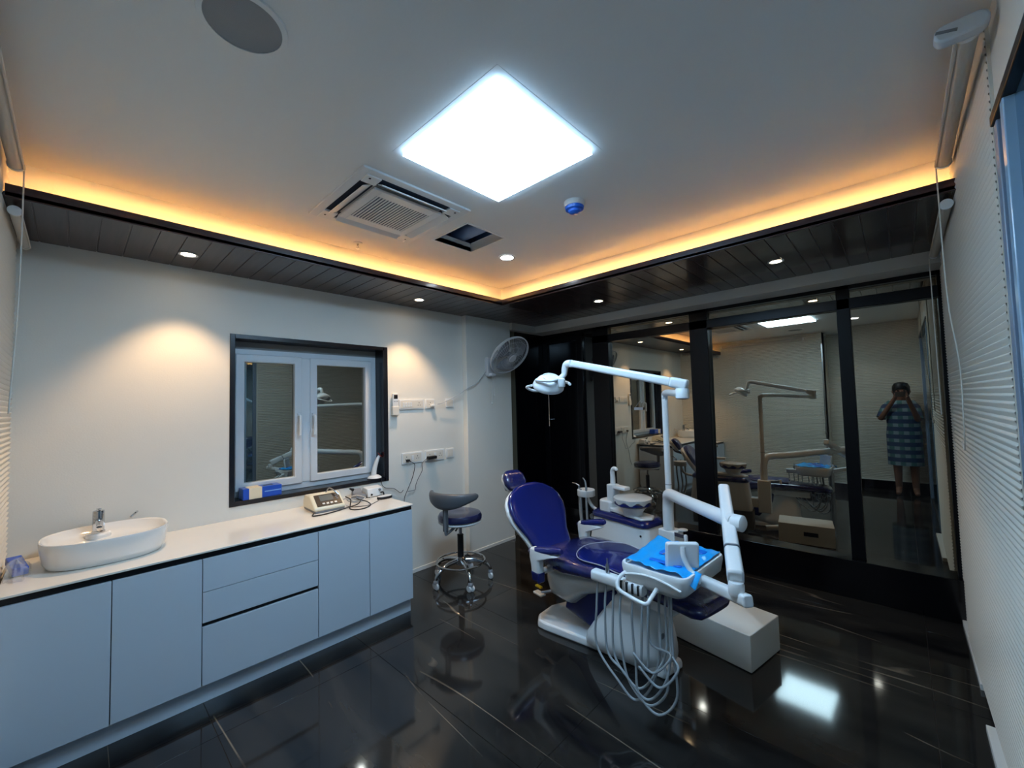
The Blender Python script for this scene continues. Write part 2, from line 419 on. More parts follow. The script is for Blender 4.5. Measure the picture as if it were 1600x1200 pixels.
# cove strips
cs = thing('cove_light_strip', 'warm amber light strip glowing along the cove above the left soffit', 'light strip', (XC-.0125, YB+.06, ZS+.021), 0, 'cove lighting')
MB().span((-.003, 0, 0), (0, YC-YB-.06, .018)).span((-.0145, 0, .018), (0, YC-YB-.06, .02)).build('channel_added_lip', white_plastic, cs)  # unseen overhanging lip added to keep the strip's glow off the ceiling
MB().span((-.0035, 0, .001), (-.003, YC-YB-.06, .007)).build('diode_strip', glow_cove, cs)
cs = thing('cove_light_strip', 'warm amber light strip glowing along the cove in front of the glass partition', 'light strip', (XC-.012, YC+.0125, ZS+.021), 0, 'cove lighting')
MB().span((0, 0, 0), (W-XC, .003, .018)).span((0, 0, .018), (W-XC, .0145, .02)).build('channel_added_lip', white_plastic, cs)  # same added lip here, blocking upward light from this strip
MB().span((0, .003, .001), (W-XC, .0035, .007)).build('diode_strip', glow_cove, cs)
# pale beam under the soffit end
struct(MB().span((.10, YBEAM, ZS-.083), (W+.02, YBEAM+.3, ZS+.01)).span((0, -.568, ZS-.083), (.10, YBEAM+.3, ZS+.01)).build('trim_3', beam_paint, bevel=.003), 'pale grey painted beam above the glass partition')

# ------------------------------------------------------------------ glass partition
gp = struct(bpy.data.objects.new('wall_glass', None), 'black framed partition of brown tinted reflective glass'); COL.objects.link(gp)
PZ = .276
MB().span((-.1, 0, 0), (W+.02, .26, PZ)).build('plinth', black_gloss, gp, .003)
FY0, FY1 = .055, .135
def post(x0, x1): MB().span((x0, FY0, PZ), (x1, FY1, 2.34)).build('post', black_frame, gp, .003)
POSTS = [(.745, .945), (1.815, 1.975), (2.915, 2.995)]
for a, c in POSTS: post(a, c)
post(3.455, 3.48)
MB().span((.0, FY0, 2.285), (W+.02, FY1, 2.36)).build('head_rail', black_frame, gp, .003)
MB().span((.745, FY0, 2.135), (W+.02, FY1, 2.215)).build('transom_rail', black_frame, gp, .003)
bays = [(.945, 1.815), (1.975, 2.915), (2.995, 3.455)]
TILT = [(-.009, 0), (-.024, -.011), (0, 0)]
for (a, c), (ty, tp) in zip(bays, TILT):
    MB().box((0, 0, 0), (c-a+.03, .008, 2.135-PZ)).build('pane', pane_brown, gp, loc=((a+c)/2, YG, (2.135+PZ)/2), rot=(tp, 0, ty))
    MB().box((0, 0, 0), (c-a, .008, .07)).build('transom_pane', pane_brown, gp, loc=((a+c)/2, YG, 2.25))
# black door in the left bay
dr = struct(bpy.data.objects.new('door_1', None), 'black framed dark glass door beside the pilaster'); COL.objects.link(dr)
MB().span((.03, YG-.02, PZ), (.60, YG+.02, 2.285)).build('door_leaf', black_gloss, dr, .002)
for x0, x1 in ((.03, .10), (.53, .60)): MB().span((x0, YG-.045, PZ), (x1, YG-.02, 2.285)).build('stile', black_frame, dr, .003)
MB().span((.10, YG-.045, 2.2), (.53, YG-.02, 2.285)).build('rail', black_frame, dr, .003)
MB().span((.60, YG-.004, PZ), (.745, YG+.004, 2.285)).build('side_pane', pane_mat('smoky_glass', (.6, .55, .45), .12), dr)
MB().tube([(.125, YG-.07, 1.2), (.125, YG-.07, 1.72)], .006, 8).build('pull_handle', chrome, dr)
for z in (1.28, 1.65): MB().tube([(.125, YG-.07, z), (.125, YG-.02, z)], .005, 8).build('handle_stud', chrome, dr)
MB().span((.6, .27, 0), (.62, .28, .01)).build('threshold', black_gloss, dr)

hg = thing('hanging_tag', 'small pale curved tag hanging on the glass left of the lamp post', 'tag', (1.262, .085, 1.40))
MB().rings([[(.055*math.sin(t), -.001-.012*(1-math.cos(t*1.2)), z) for t in [-1.1+2.2*k/14 for k in range(15)]]+[(.055*math.sin(t), .001-.012*(1-math.cos(t*1.2)), z) for t in [1.1-2.2*k/14 for k in range(15)]] for z in (-.014, .014)]).build('tag_plate', mat('tag_white', (190, 195, 205), .4), hg)
MB().tube([(-.045, 0, .012), (.02, 0, .085), (.048, 0, .012)], .0015, 5).build('tag_cord', cable_white, hg)
# ------------------------------------------------------------------ window 1 in the left wall
w1 = struct(bpy.data.objects.new('window_1', None), 'white two sash window in a dark granite surround'); COL.objects.link(w1)
T = .03; XI = -.25
MB().span((XI, WY0, WZ0), (.006, WY0+T, WZ1)).build('surround', granite, w1, .002)
MB().span((XI, WY1-T-.013, WZ0), (.006, WY1-T, WZ1)).span((XI, WY1-T, WZ0), (.006, WY1, WZ1)).build('surround', granite, w1, .002)
MB().span((XI, WY0+T, WZ1-T), (.006, WY1-T, WZ1)).build('surround', granite, w1, .002)
MB().span((XI, WY0+T, WZ0), (.006, WY1-T, WZ0+T)).build('sill', granite, w1, .002)
FX = -.125
def rect_frame(name, parent, x0, x1, y0, y1, z0, z1, w, material, bev=.004):
    b = MB(); o = [(y0, z0), (y1, z0), (y1, z1), (y0, z1)]; i = [(y0+w, z0+w), (y1-w, z0+w), (y1-w, z1-w), (y0+w, z1-w)]
    vs = [(x0, *p) for p in o]+[(x0, *p) for p in i]+[(x1, *p) for p in o]+[(x1, *p) for p in i]; fs = []
    for k in range(4):
        n = (k+1) % 4
        fs += [(k, n, 4+n, 4+k), (8+k, 12+k, 12+n, 8+n), (k, 8+k, 8+n, n), (4+k, 4+n, 12+n, 12+k)]
    b.add(vs, fs); return b.build(name, material, parent, bev, smooth=True, angle=30)
fy0, fy1, fz0, fz1 = WY0+T, WY1-T-.013, WZ0+T, WZ1-T
MB().span((FX-.06, fy0, fz1-.055), (FX+.0, fy1, fz1)).build('head_box', mat('grey_head_box', (120, 124, 126), .5), w1, .003)
rect_frame('outer_frame', w1, FX-.06, FX, fy0, fy1, fz0, fz1-.05, .045, upvc)
MB().span((FX-.06, -2.745, fz0+.045), (FX+.004, -2.655, fz1-.095)).build('mullion', upvc, w1, .005)
for y0, y1, hy in ((fy0+.028, -2.725, -2.752), (-2.668, fy1-.05, -2.645)):
    s = rect_frame('sash', w1, FX-.05, FX+.014, y0, y1, fz0+.04, fz1-.088, .055, upvc, .006)
    MB().span((FX-.03, y0+.05, fz0+.09), (FX-.02, y1-.05, fz1-.138)).build('pane', pane_grey, s)
    hz = 1.42
    hd = MB().span((FX+.014, hy-.011, hz-.035), (FX+.026, hy+.011, hz+.035)).build('handle_plate', upvc, s, .003)
    MB().tube([(FX+.026, hy, hz+.01), (FX+.045, hy, hz+.01), (FX+.05, hy, hz-.02), (FX+.046, hy, hz-.13)], .0105, 8, 3).build('handle', white_plastic, s)

# ------------------------------------------------------------------ cabinets and worktop
CX, KX, ZB, ZT, CT = .60, .562, .099, .733, .772
def cabinet(name, label, y0, y1, fronts):
    t = thing(name, label, 'cabinet', (0, (y0+y1)/2, 0), 0, 'base cabinets under the worktop'); h = (y1-y0)/2
    MB().span((.03, -h+.001, ZB), (CX-.02, h-.001, ZT)).build('carcass', cabinet_white, t)
    MB().span((.05, -h, 0), (KX, h, ZB+.001)).build('plinth', cabinet_white, t)
    MB().span((.05, -h, ZT), (CX-.012, h, CT-.010)).build('recessed_channel', black_strip, t)  # recessed channel under the worktop, black in its own colour
    for a, c, z0, z1, nm in fronts:
        g = .0017
        MB().span((CX-.019, a-(y0+y1)/2+g, z0+g), (CX, c-(y0+y1)/2-g, z1-g)).build(nm, cabinet_white, t, .0012)
    for a, c, z0, z1, nm in fronts:
        MB().span((CX-.022, a-(y0+y1)/2, z0), (CX-.0185, c-(y0+y1)/2, z1)).build('edge_gap', cabinet_core, t)
    return t
cabinet('sink_cabinet', 'white handleless two door cabinet under the basin', YB+.01, -3.4635, [(YB+.01, -3.7963, ZB, ZT, 'door'), (-3.7963, -3.4635, ZB, ZT, 'door')])
dc = cabinet('drawer_cabinet', 'white three drawer cabinet with a black finger gap in the middle of the run', -3.4635, -2.8889,
             [(-3.4635, -2.8889, .565, ZT, 'drawer'), (-3.4635, -2.8889, .41, .565, 'drawer'), (-3.4635, -2.8889, ZB, .392, 'drawer')])
MB().span((CX-.02, -.2857, .392), (CX-.012, .2857, .41)).build('finger_gap', black_strip, dc)
cabinet('door_cabinet', 'white handleless two door cabinet at the stool end of the run', -2.8889, -2.222, [(-2.8889, -2.5552, ZB, ZT, 'door'), (-2.5552, -2.222, ZB, ZT, 'door')])
tag(MB().span((.002, YB+.005, CT-.010), (CX+.002, -2.214, CT)).build('worktop', worktop_m, bevel=.002), 'long cream white worktop above the white cabinets', 'worktop')

# ------------------------------------------------------------------ basin and tap
bs = thing('basin', 'white oval ceramic countertop basin', 'basin', (.26, -3.80, CT))
prof = [(.86, 0, .88), (.90, .006, .91), (.95, .03, .955), (.985, .075, .985), (1.0, .118, 1.0), (.99, .124, .99), (.965, .124, .965), (.945, .116, .945), (.88, .092, .88), (.72, .076, .72), (.3, .068, .3), (.05, .066, .05)]
mb = MB(); rr = []
for sx, z, sy in prof:
    rr.append([(px, py, z) for px, py in superellipse(.21*sx, .235*sy, 2.5, 48)])
mb.rings(rr); mb.build('bowl', ceramic, bs, angle=60)
MB().lathe([(.022, .066), (.022, .071), (.01, .072)], 20).build('drain', chrome, bs)
mb = MB(); mb.prism(superellipse(.045, .05, 2, 24), 'z', .06, .096); mb.build('tap_deck', ceramic, bs, .01, loc=(-.13, -.03, 0))
tp = thing('basin_tap', 'short chrome mixer tap standing on the oval basin', 'tap', (.13, -3.83, CT+.0965))
MB().lathe([(.027, 0), (.027, .006), (.0235, .01), (.0235, .105), (.0225, .112), (.015, .115)], 24).build('body', chrome, tp)
MB().tube([(.01, 0, .062), (.06, 0, .058), (.1, 0, .046)], [.0145, .011], 14, 4).build('spout', chrome, tp)
MB().lathe([(.011, -.008), (.011, .004)], 14, (.1, 0, .038)).build('aerator', chrome, tp)
MB().box((.022, 0, .123), (.075, .018, .01), (0, -.12, 0)).build('lever', chrome, tp, .003)
tag(MB().tube([(0.045, -3.70, .905), (0.03, -3.68, .92), (.012, -3.67, .925)], .006, 8, 4).build('wall_hose_hook', chrome), 'tiny chrome hook on the wall behind the basin', 'hook')
# packet in clear bag at the left end
bg = thing('bagged_packet', 'blue packet in a clumped clear plastic bag at the left end of the worktop', 'packet', (.30, -4.095, CT))
MB().box((-.04, -.0, .034), (.16, .05, .036), (0, .15, .2)).build('packet', blue_box_m, bg, .004)
def crumple(u, v):
    th = 2*PI*u; ph = PI*v*.5
    r = .062*(1+.28*math.sin(5*th+3*ph)*math.cos(3*ph)+.14*math.sin(11*th+2))
    return (r*1.75*math.cos(th)*math.cos(ph), max(-.03, min(.045, r*.8*math.sin(th)*math.cos(ph))), .001+.062*math.sin(ph)*(1+.2*math.sin(3*th)))
MB().grid(crumple, 30, 10).build('bag', bag_m, bg, angle=25)

# ------------------------------------------------------------------ worktop devices
ed = thing('root_canal_motor', 'cream desktop dental unit with grey screen and dark sloped panel', 'dental device', (.19, -2.69, CT), -.05); ed.scale = (1.13, 1.13, 1.13)
mb = MB(); side = [(-.10, .012), (.115, .012), (.115, .03), (.02, .098), (-.07, .092), (-.10, .06)]
mb.prism(side, 'y', -.092, .092); mb.build('housing', cream_dev, ed, .008)
MB().span((-.095, -.088, 0), (.112, .09, .02)).build('base', grey_plastic, ed, .004)
sl = math.atan2(.068, .095)
def on_slope(name, a, c, w0, w1, h, m, bev=.001):
    d = Vector((-.095, 0, .068)).normalized(); p = Vector((.115, 0, .03)); n = Vector((.068, 0, .095)).normalized()
    mid = p + d*((a+c)/2) + n*h/2
    return MB().box((0, 0, 0), (c-a, w1-w0, h)).build(name, m, ed, bev, loc=(mid.x, (w0+w1)/2, mid.z), rot=(0, sl, 0))
on_slope('panel', .012, .108, -.072, .078, .003, dark_plastic)
on_slope('screen', .05, .098, -.045, .035, .005, screen_m)
for k in range(4): on_slope('button', .022, .034, -.04+k*.024, -.025+k*.024, .007, white_plastic)
for k in range(3): on_slope('side_button', .05+k*.016, .06+k*.016, .05, .064, .006, grey_plastic)
MB().tube([(-.02, .02, .095), (.01, .03, .125), (.04, .05, .11), (.06, .07, .085)], .004, 8, 6).build('handpiece_hook', steel, ed)
sc = thing('ultrasonic_scaler', 'small white sloped scaler box with round knob by the wall', 'dental device', (.10, -2.265, CT))
mb = MB(); mb.prism([(-.06, .004), (.05, .004), (.038, .068), (-.035, .078), (-.06, .05)], 'y', -.065, .065); mb.build('housing', white_plastic, sc, .006)
MB().lathe([(.009, 0), (.009, .01), (.006, .012)], 14, (.044, .035, .052), 'x').build('knob', grey_plastic, sc)
MB().lathe([(.008, 0), (.008, .006)], 12, (.047, -.035, .022), 'x').build('socket', dark_plastic, sc)
MB().tube([(.048, .045, .028), (.075, .05, .032), (.085, .052, .012), (.1, .05, .004)], .006, 8, 5).build('plug', cable_black, sc)
MB().span((-.05, -.06, 0), (.045, .06, .005)).build('base', dark_plastic, sc)
hs = thing('handpiece_rest', 'dark grey wedge shaped handpiece rest between the two devices', 'rest', (.10, -2.385, CT))
mb = MB(); mb.prism([(-.055, 0), (.045, 0), (.03, .035), (-.02, .04), (-.05, .075)], 'y', -.035, .045); mb.build('wedge', grey_plastic, hs, .006)
MB().tube([(-.03, -.03, .07), (-.02, -.06, .085)], [.012, .006], 10).build('cradle', dark_plastic, hs)
fp = thing('foot_switch', 'flat oval black rimmed white puck near the worktop corner', 'foot switch', (.26, -2.25, CT))
mb = MB(); rr = [[(px, py, z) for px, py in superellipse(.036*s, .062*s, 2.2, 28)] for s, z in ((.95, 0), (1, .004), (1, .014), (.94, .019))]; mb.rings(rr); mb.build('rim', dark_plastic, fp)
mb = MB(); rr = [[(px, py, z) for px, py in superellipse(.033*s, .057*s, 2.2, 28)] for s, z in ((1, .018), (.98, .0215), (.8, .0225))]; mb.rings(rr); mb.build('pad', white_plastic, fp)
def cord(name, label, pts, r, m, k=8, cat='cable', group=None):
    return tag(MB().tube(pts, r, 7, k).build(name, m), label, cat, group)
z0 = CT+.004
def part_cord(parent, name, pts, r, m, k=8):
    return MB().tube([Vector(q)-Vector(parent.location) for q in pts], r, 7, k).build(name, m, parent)
cord('power_cable', 'thick black cable loop in front of the cream dental unit',
     [(.30, -2.80, z0), (.36, -2.83, z0), (.385, -2.77, z0+.002), (.36, -2.68, z0), (.345, -2.60, z0+.004), (.36, -2.52, z0+.018), (.30, -2.47, z0+.03), (.245, -2.47, z0+.03), (.30, -2.42, z0+.01), (.38, -2.43, z0), (.44, -2.50, z0), (.44, -2.56, z0), (.385, -2.585, z0), (.32, -2.555, z0+.01), (.25, -2.52, z0+.035), (.19, -2.53, z0+.05)], .0042, cable_black)
cord('motor_cable', 'grey coiled cable lying between the two dental devices',
     [(.2, -2.585, z0+.03), (.22, -2.54, z0+.04), (.26, -2.50, z0+.02), (.22, -2.44, z0+.015), (.17, -2.46, z0+.02), (.19, -2.52, z0+.025), (.26, -2.50, z0+.012), (.24, -2.42, z0+.008), (.18, -2.42, z0+.015)], .0035, hose_grey)
cord('scaler_cable', 'thin cream cable tangled beside the scaler box',
     [(.15, -2.31, z0+.02), (.2, -2.34, z0), (.22, -2.40, z0+.006), (.16, -2.46, z0+.01), (.10, -2.47, z0+.02), (.13, -2.41, z0+.03), (.2, -2.38, z0+.018), (.22, -2.44, z0+.01), (.15, -2.5, z0+.02), (.08, -2.46, z0+.025)], .003, cable_white)
cord('thin_cable', 'thin brown grey cable curving across the worktop to the white puck',
     [(.28, -2.30, z0), (.33, -2.36, z0), (.38, -2.45, z0), (.34, -2.54, z0), (.29, -2.57, z0+.004)], .0026, mat('cable_grey', (92, 86, 84), .5))
cord('thin_cable', 'thin dark cable running from the scaler box to the foot of the worktop wall',
     [(.2, -2.22, z0), (.15, -2.19, z0), (.1, -2.2, z0), (.05, -2.23, z0)], .0025, cable_black)

# ------------------------------------------------------------------ things on the window sill
SZ = WZ0+T
bx = thing('glove_carton', 'blue carton with a cream band lying on the granite sill', 'carton', (-.052, -3.025, SZ), .03)
MB().span((-.05, -.12, 0), (.05, .12, .074)).build('carton', blue_box_m, bx, .003)
MB().span((-.0505, -.085, -.0002), (.0508, -.005, .0748)).build('band', cream_card, bx, .002)
MB().span((-.02, .015, .0742), (.02, .075, .0752)).build('opening', dark_plastic, bx)
MB().span((.0502, .01, .036), (.0508, .115, .043)).build('stripe', mat('pale_blue_print', (120, 165, 225), .4), bx)
cl = thing('curing_light', 'white curing light with orange shield standing in its charger on the sill', 'curing light', (-.045, -2.17, SZ), 0)
MB().lathe([(.06, 0), (.06, .004), (.055, .012), (.035, .026), (.02, .03)], 28).build('charger_base', white_plastic, cl)
MB().lathe([(.0605, 0), (.0605, .005)], 28).build('base_ring', dark_plastic, cl)
MB().tube([(0, -.01, .025), (0, 0, .08), (0, .025, .15), (0, .045, .185)], [.024, .011], 14, 5).build('grip', white_plastic, cl)
MB().tube([(0, .045, .185), (0, .066, .215), (0, .09, .238), (0, .108, .238)], [.0065, .004], 10, 5).build('light_guide', cable_black, cl)
mb = MB(); mb.lathe([(.006, 0), (.026, .002), (.028, .004)], 22, cap0=False); mb.build('shield', orange_p, cl, loc=(0, .047, .19), rot=(-.75, .55, 0))
cord('charger_cable', 'thin dark cable hanging from the sill corner down to the worktop', [(-.02, -2.12, SZ+.004), (.008, -2.135, SZ+.002), (.013, -2.135, SZ-.05), (.012, -2.10, SZ-.085), (.012, -2.02, SZ-.105), (.012, -1.96, SZ-.15), (.014, -1.93, CT-.02)], .0022, cable_black)

# ------------------------------------------------------------------ wall plates, remote
def plate(name, label, y0, y1, z0, z1, parts):
    t = thing(name, label, 'socket plate', (0, (y0+y1)/2, (z0+z1)/2), 0, 'electrical plates on the left wall'); w, h = y1-y0, z1-z0
    MB().prism(rounded(w, h, .008), 'x', .0, .010).build('plate', white_plastic, t, .002)
    MB().prism(rounded(w-.02, h-.02, .004), 'x', .010, .012).build('inner_frame', warm_plastic, t, .001)
    for kind, py in parts:
        if kind == 'switch':
            for q in (-.011, .011): MB().box((.0135, py, q), (.004, .016, .019)).build('rocker', white_plastic, t, .001)
        elif kind == 'socket':
            for q, r in ((.013, .0042), ):
                MB().lathe([(r, .012), (r, .0127)], 10, (0, py, q), 'x').build('earth_hole', dark_plastic, t)
            for q in (-.011, .011): MB().lathe([(.0035, .012), (.0035, .0127)], 10, (0, py+q, -.008), 'x').build('pin_hole', dark_plastic, t)
        elif kind == 'rocker':
            MB().box((.0135, py, 0), (.004, .024, .045)).build('rocker', white_plastic, t, .001)
        elif kind == 'data':
            MB().box((.0125, py, -.004), (.0015, .03, .022)).build('port', warm_plastic, t)
    return t
plate('switch_plate', 'wide white switch plate with six rockers and a socket beside the remote', -1.957, -1.70, 1.458, 1.548, [('switch', -.085), ('switch', -.06), ('switch', -.035), ('switch', -.01), ('socket', .075)])
plate('socket_plate', 'small square socket plate holding the fan plug in the upper row', -1.682, -1.575, 1.46, 1.548, [('socket', .0)])
plate('blank_plate', 'small square plate right of the fan plug in the upper row', -1.443, -1.347, 1.465, 1.552, [('data', 0)])
plate('socket_plate', 'socket plate with a thin black plug, leftmost of the lower row', -1.938, -1.725, .972, 1.072, [('socket', -.06), ('rocker', 0), ('socket', .055)])
plate('socket_plate', 'socket plate with a bulky black adapter, middle of the lower row', -1.692, -1.475, .968, 1.070, [('socket', -.06), ('rocker', 0), ('socket', .06)])
plate('blank_plate', 'small square plate at the right end of the lower row', -1.447, -1.355, .975, 1.065, [('data', 0)])
rm = thing('remote_control', 'white air conditioner remote with dark display in its wall holder', 'remote', (0, -2.004, 1.415))
MB().prism([(a, c+.095) for a, c in rounded(.056, .19, .014)], 'x', .012, .03).build('remote_body', white_plastic, rm, .004)
MB().span((.0, -.032, -.004), (.034, .032, .075)).build('holder', warm_plastic, rm, .004)
MB().span((.03, -.018, .14), (.0312, .018, .175)).build('display', dark_plastic, rm)
for k in range(3): MB().box((.0305, -.015+k*.015, .118), (.002, .009, .006)).build('button', grey_plastic, rm)
p1 = thing('plug', 'slim black plug in the left lower socket plate', 'plug', (.0125, -1.885, 1.005)); MB().box((.012, 0, 0), (.024, .034, .02)).build('plug_body', dark_plastic, p1, .005); MB().tube([(.02, .005, -.004), (.03, .02, -.012)], .005, 8).build('strain_relief', dark_plastic, p1)
p2 = thing('power_adapter', 'bulky black power adapter in the middle lower socket plate', 'adapter', (.0125, -1.635, 1.005)); MB().box((.02, 0, 0), (.04, .095, .028)).build('adapter_body', dark_plastic, p2, .006); MB().tube([(.02, -.047, 0), (.022, -.06, -.004)], .005, 8).build('strain_relief', dark_plastic, p2)
part_cord(p1, 'cord', [(.042, -1.865, .993), (.045, -1.83, .96), (.02, -1.835, .86), (.014, -1.88, .76), (.014, -1.92, .68), (.02, -1.94, .55), (.015, -2.0, .45)], .0028, cable_black)
part_cord(p2, 'cord', [(.034, -1.695, 1.0), (.02, -1.735, .96), (.014, -1.73, .9), (.014, -1.775, .83), (.014, -1.80, .78), (.02, -1.815, .735), (.024, -1.89, .735)], .0026, mat('cable_midgrey', (110, 112, 116), .5))

# ------------------------------------------------------------------ wall fan
fan = thing('wall_fan', 'pale grey oscillating wall fan on the pilaster, tilted down', 'fan', (PIL, -.90, 1.90))
n = Vector((.78, -.036, -.686)).normalized(); u = Vector((0, 1, 0)); u = (u-n*u.dot(n)).normalized(); v = n.cross(u)
FM = Matrix((u, v, n)).transposed()
fc = Vector((.30-PIL, .078, .085))
MB().prism([(a, c) for a, c in rounded(.10, .21, .03)], 'x', 0, .045).build('wall_bracket', fan_white, fan, .008, loc=(0, -.02, -.02))
MB().box((.05, -.02, -.105), (.075, .07, .03)).build('control_box', fan_white, fan, .008)
MB().tube([(.03, -.02, .03), (.08, .0, .09), (.11, .04, .12)], .022, 12, 5).build('neck', fan_white, fan)
def fan_lathe(prof, nseg=30):
    return MB().lathe(prof, nseg, fc, 'z', M=FM)
fan_lathe([(.02, -.17), (.05, -.165), (.062, -.13), (.06, -.07), (.045, -.05)], 24).build('motor_housing', fan_white, fan)
mb = MB()
def ring(r, h, w): return [fc + FM @ Vector((r*math.cos(2*PI*k/40), r*math.sin(2*PI*k/40), h)) for k in range(40)]
for r, h, w in ((.228, .0, .006), (.228, -.014, .005)): mb.tube(ring(r, h, w), w, 8, closed=True)
mb.build('guard_rim', fan_white, fan)
for nm, sg in (('front_guard', 1), ('rear_guard', -1)):
    mb = MB()
    for r, h in ((.19, .03), (.13, .044), (.07, .05)): mb.tube(ring(r, sg*h, 0), .0013, 4, closed=True)
    for k in range(48):
        a = 2*PI*k/48
        mb.tube([fc+FM@Vector((r*math.cos(a+.35*(1-r/.228)), r*math.sin(a+.35*(1-r/.228)), sg*h)) for r, h in ((.228, 0), (.19, .03), (.13, .044), (.045, .052))], .0011, 4)
    mb.build(nm, fan_white, fan)
fan_lathe([(.0, .058), (.04, .057), (.045, .052), (.03, .046)], 24).build('guard_badge', fan_white, fan)
fan_lathe([(.0, .04), (.03, .035), (.035, .0), (.03, -.03)], 24).build('hub', grey_plastic, fan)
for k in range(3):
    a0 = k*2*PI/3+.4; mb = MB()
    def bl(uu, vv, a0=a0):
        r = .03+.165*uu; wd = .2+.75*math.sin(min(1, uu*1.15+.1)*PI*.62); a = a0+(vv-.5)*wd*1.3+.3*uu
        return fc+FM@Vector((r*math.cos(a), r*math.sin(a), (vv-.5)*.045))
    mb.grid(bl, 8, 6); mb.build('blade', blade_m, fan, solid=.002)
for yy, zz in ((.0, -.31), (-.035, -.40)):
    c = MB().tube([(.08, -.02+yy*.5, -.12), (.085, -.02+yy, zz)], .0018, 5).build('pull_cord', white_plastic, fan)
    MB().lathe([(.003, .01), (.009, 0), (.003, -.01)], 10, (.085, -.02+yy, zz-.006)).build('bead', white_plastic, c)
fp_ = MB().box((.0245-PIL, -1.612+.90, 1.487-1.90), (.026, .04, .022)).build('plug', white_plastic, fan, .004)
part_cord(fan, 'cord', [(PIL+.012, -.955, 1.84), (PIL+.02, -1.02, 1.78), (PIL+.03, -1.12, 1.70), (.09, -1.22, 1.655), (.07, -1.35, 1.58), (.05, -1.5, 1.515), (.04, -1.565, 1.50)], .0035, mat('cord_grey', (176, 178, 180), .5))

# ------------------------------------------------------------------ stool
st = thing('stool', 'grey backed swivel stool with navy seat and chrome five star base', 'stool', (.447, -1.652, 0))
for k in range(5):
    a = math.radians(-22+72*k); c, s = math.cos(a), math.sin(a)
    lg = MB().tube([(c*.02, s*.02, .17), (c*.12, s*.12, .165), (c*.20, s*.20, .135), (c*.24, s*.24, .10), (c*.25, s*.25, .072)], [.02, .012], 12, 4).build('leg', chrome, st)
    cx, cy = c*.25, s*.25
    mb = MB()
    for q in (-.013, .013):
        mb.lathe([(.004, -.009), (.024, -.008), (.027, -.004), (.027, .004), (.024, .008), (.004, .009)], 16, (cx-s*q, cy+c*q, .0275), 'y', M=None)
    mb.build('caster', white_plastic, lg)
    MB().lathe([(.022, .05), (.02, .066), (.01, .076)], 14, (cx, cy, 0)).build('caster_hood', grey_plastic, lg)
MB().lathe([(.02, .13), (.045, .14), (.045, .185), (.03, .2)], 24).build('hub', chrome, st)
MB().lathe([(.026, .19), (.026, .38), (.028, .385), (.018, .39)], 20).build('gas_lift', dark_plastic, st)
MB().lathe([(.015, .38), (.015, .47), (.03, .48)], 18).build('piston', chrome, st)
MB().tube([(.205*math.cos(2*PI*k/48), .205*math.sin(2*PI*k/48), .165) for k in range(48)], .008, 8, closed=True).build('foot_ring', chrome, st)
MB().lathe([(.02, .485), (.17, .487), (.183, .497), (.183, .506), (.17, .512)], 40).build('seat_pan', white_plastic, st)
MB().lathe([(.168, .508), (.186, .52), (.188, .545), (.175, .568), (.14, .578), (.06, .574), (.001, .573)], 40).build('seat', stool_navy, st)
MB().tube([(.02, -.02, .475), (.09, -.12, .46)], .007, 8).build('tilt_lever', dark_plastic, st)
bd = math.radians(-70); bc, bs_ = math.cos(bd), math.sin(bd)
MB().tube([(.08*bc, .08*bs_, .47), (.20*bc, .20*bs_, .45), (.225*bc, .225*bs_, .47), (.225*bc, .225*bs_, .64)], .012, 10, 4).build('back_post', grey_plastic, st)
MB().box((.225*bc, .225*bs_, .56), (.045, .02, .18), (0, 0, bd+PI/2)).build('post_cover', stool_grey, st, .006)
rr = []
for k in range(25):
    t = k/24; a = bd+math.radians(-70+140*t); r = .235+.0*t
    w = .026+.04*math.sin(PI*t)**1.5; th = .016+.014*math.sin(PI*t)
    if k in (0, 24): w *= .5; th *= .5
    cz = .74-.03*math.sin(PI*t)**1.5
    ringp = []
    for px, pz in superellipse(th, w, 2.6, 16):
        ringp.append(((r+px)*math.cos(a), (r+px)*math.sin(a), cz+pz))
    rr.append(ringp)
MB().rings(rr).build('backrest', stool_grey, st, angle=60)

# ------------------------------------------------------------------ dental chair (local frame: +x towards the foot end)
DO = Vector((1.85, -1.62, 0)); DY = -.2
ch = thing('dental_chair', 'navy dental chair unit with operating light, spittoon and instrument tray', 'dental chair', DO, DY)
# floor plate
mb = MB(); out = [(-.50, -.05), (-.46, -.20), (-.40, -.255), (-.34, -.25), (.1, -.12), (.42, -.05), (.42, .12), (.1, .16), (-.35, .14), (-.47, .10)]
mb.rings([[(x, y, 0) for x, y in out], [(x, y, .028) for x, y in out], [(x*.985, y*.97, .05) for x, y in out]]); mb.build('floor_plate', white_plastic, ch, .01, angle=30)
# pedestal shell: pointed flare at the near rear, rounded toe
bot = [(-.05, -.225), (.10, -.19), (.26, -.145), (.385, -.095), (.425, -.02), (.43, .08), (.40, .17), (.30, .22), (.1, .2), (-.05, .14), (-.12, .0), (-.09, -.14)]
mid = [(.06, -.165), (.16, -.155), (.28, -.125), (.375, -.085), (.415, -.02), (.42, .06), (.385, .13), (.29, .165), (.15, .155), (.06, .11), (.02, .0), (.035, -.1)]
top = [(.14, -.125), (.19, -.125), (.26, -.115), (.335, -.085), (.365, -.03), (.365, .04), (.335, .09), (.27, .12), (.19, .12), (.13, .09), (.11, 0), (.12, -.075)]
cap = [(.15+(x-.15)*.9, y*.92) for x, y in top]
MB().rings([[(x, y, .004) for x, y in bot], [(x*.9+.02, y*.92, .10) for x, y in bot], [(x, y, .23) for x, y in mid], [(x, y, .345) for x, y in top], [(x, y, .38) for x, y in cap]]).build('pedestal', white_plastic, ch, angle=50, subd=1)
MB().lathe([(.004, 0), (.016, 0), (.016, .001)], 20, (.41, -.04, .22), 'x').build('emblem', grey_plastic, ch)
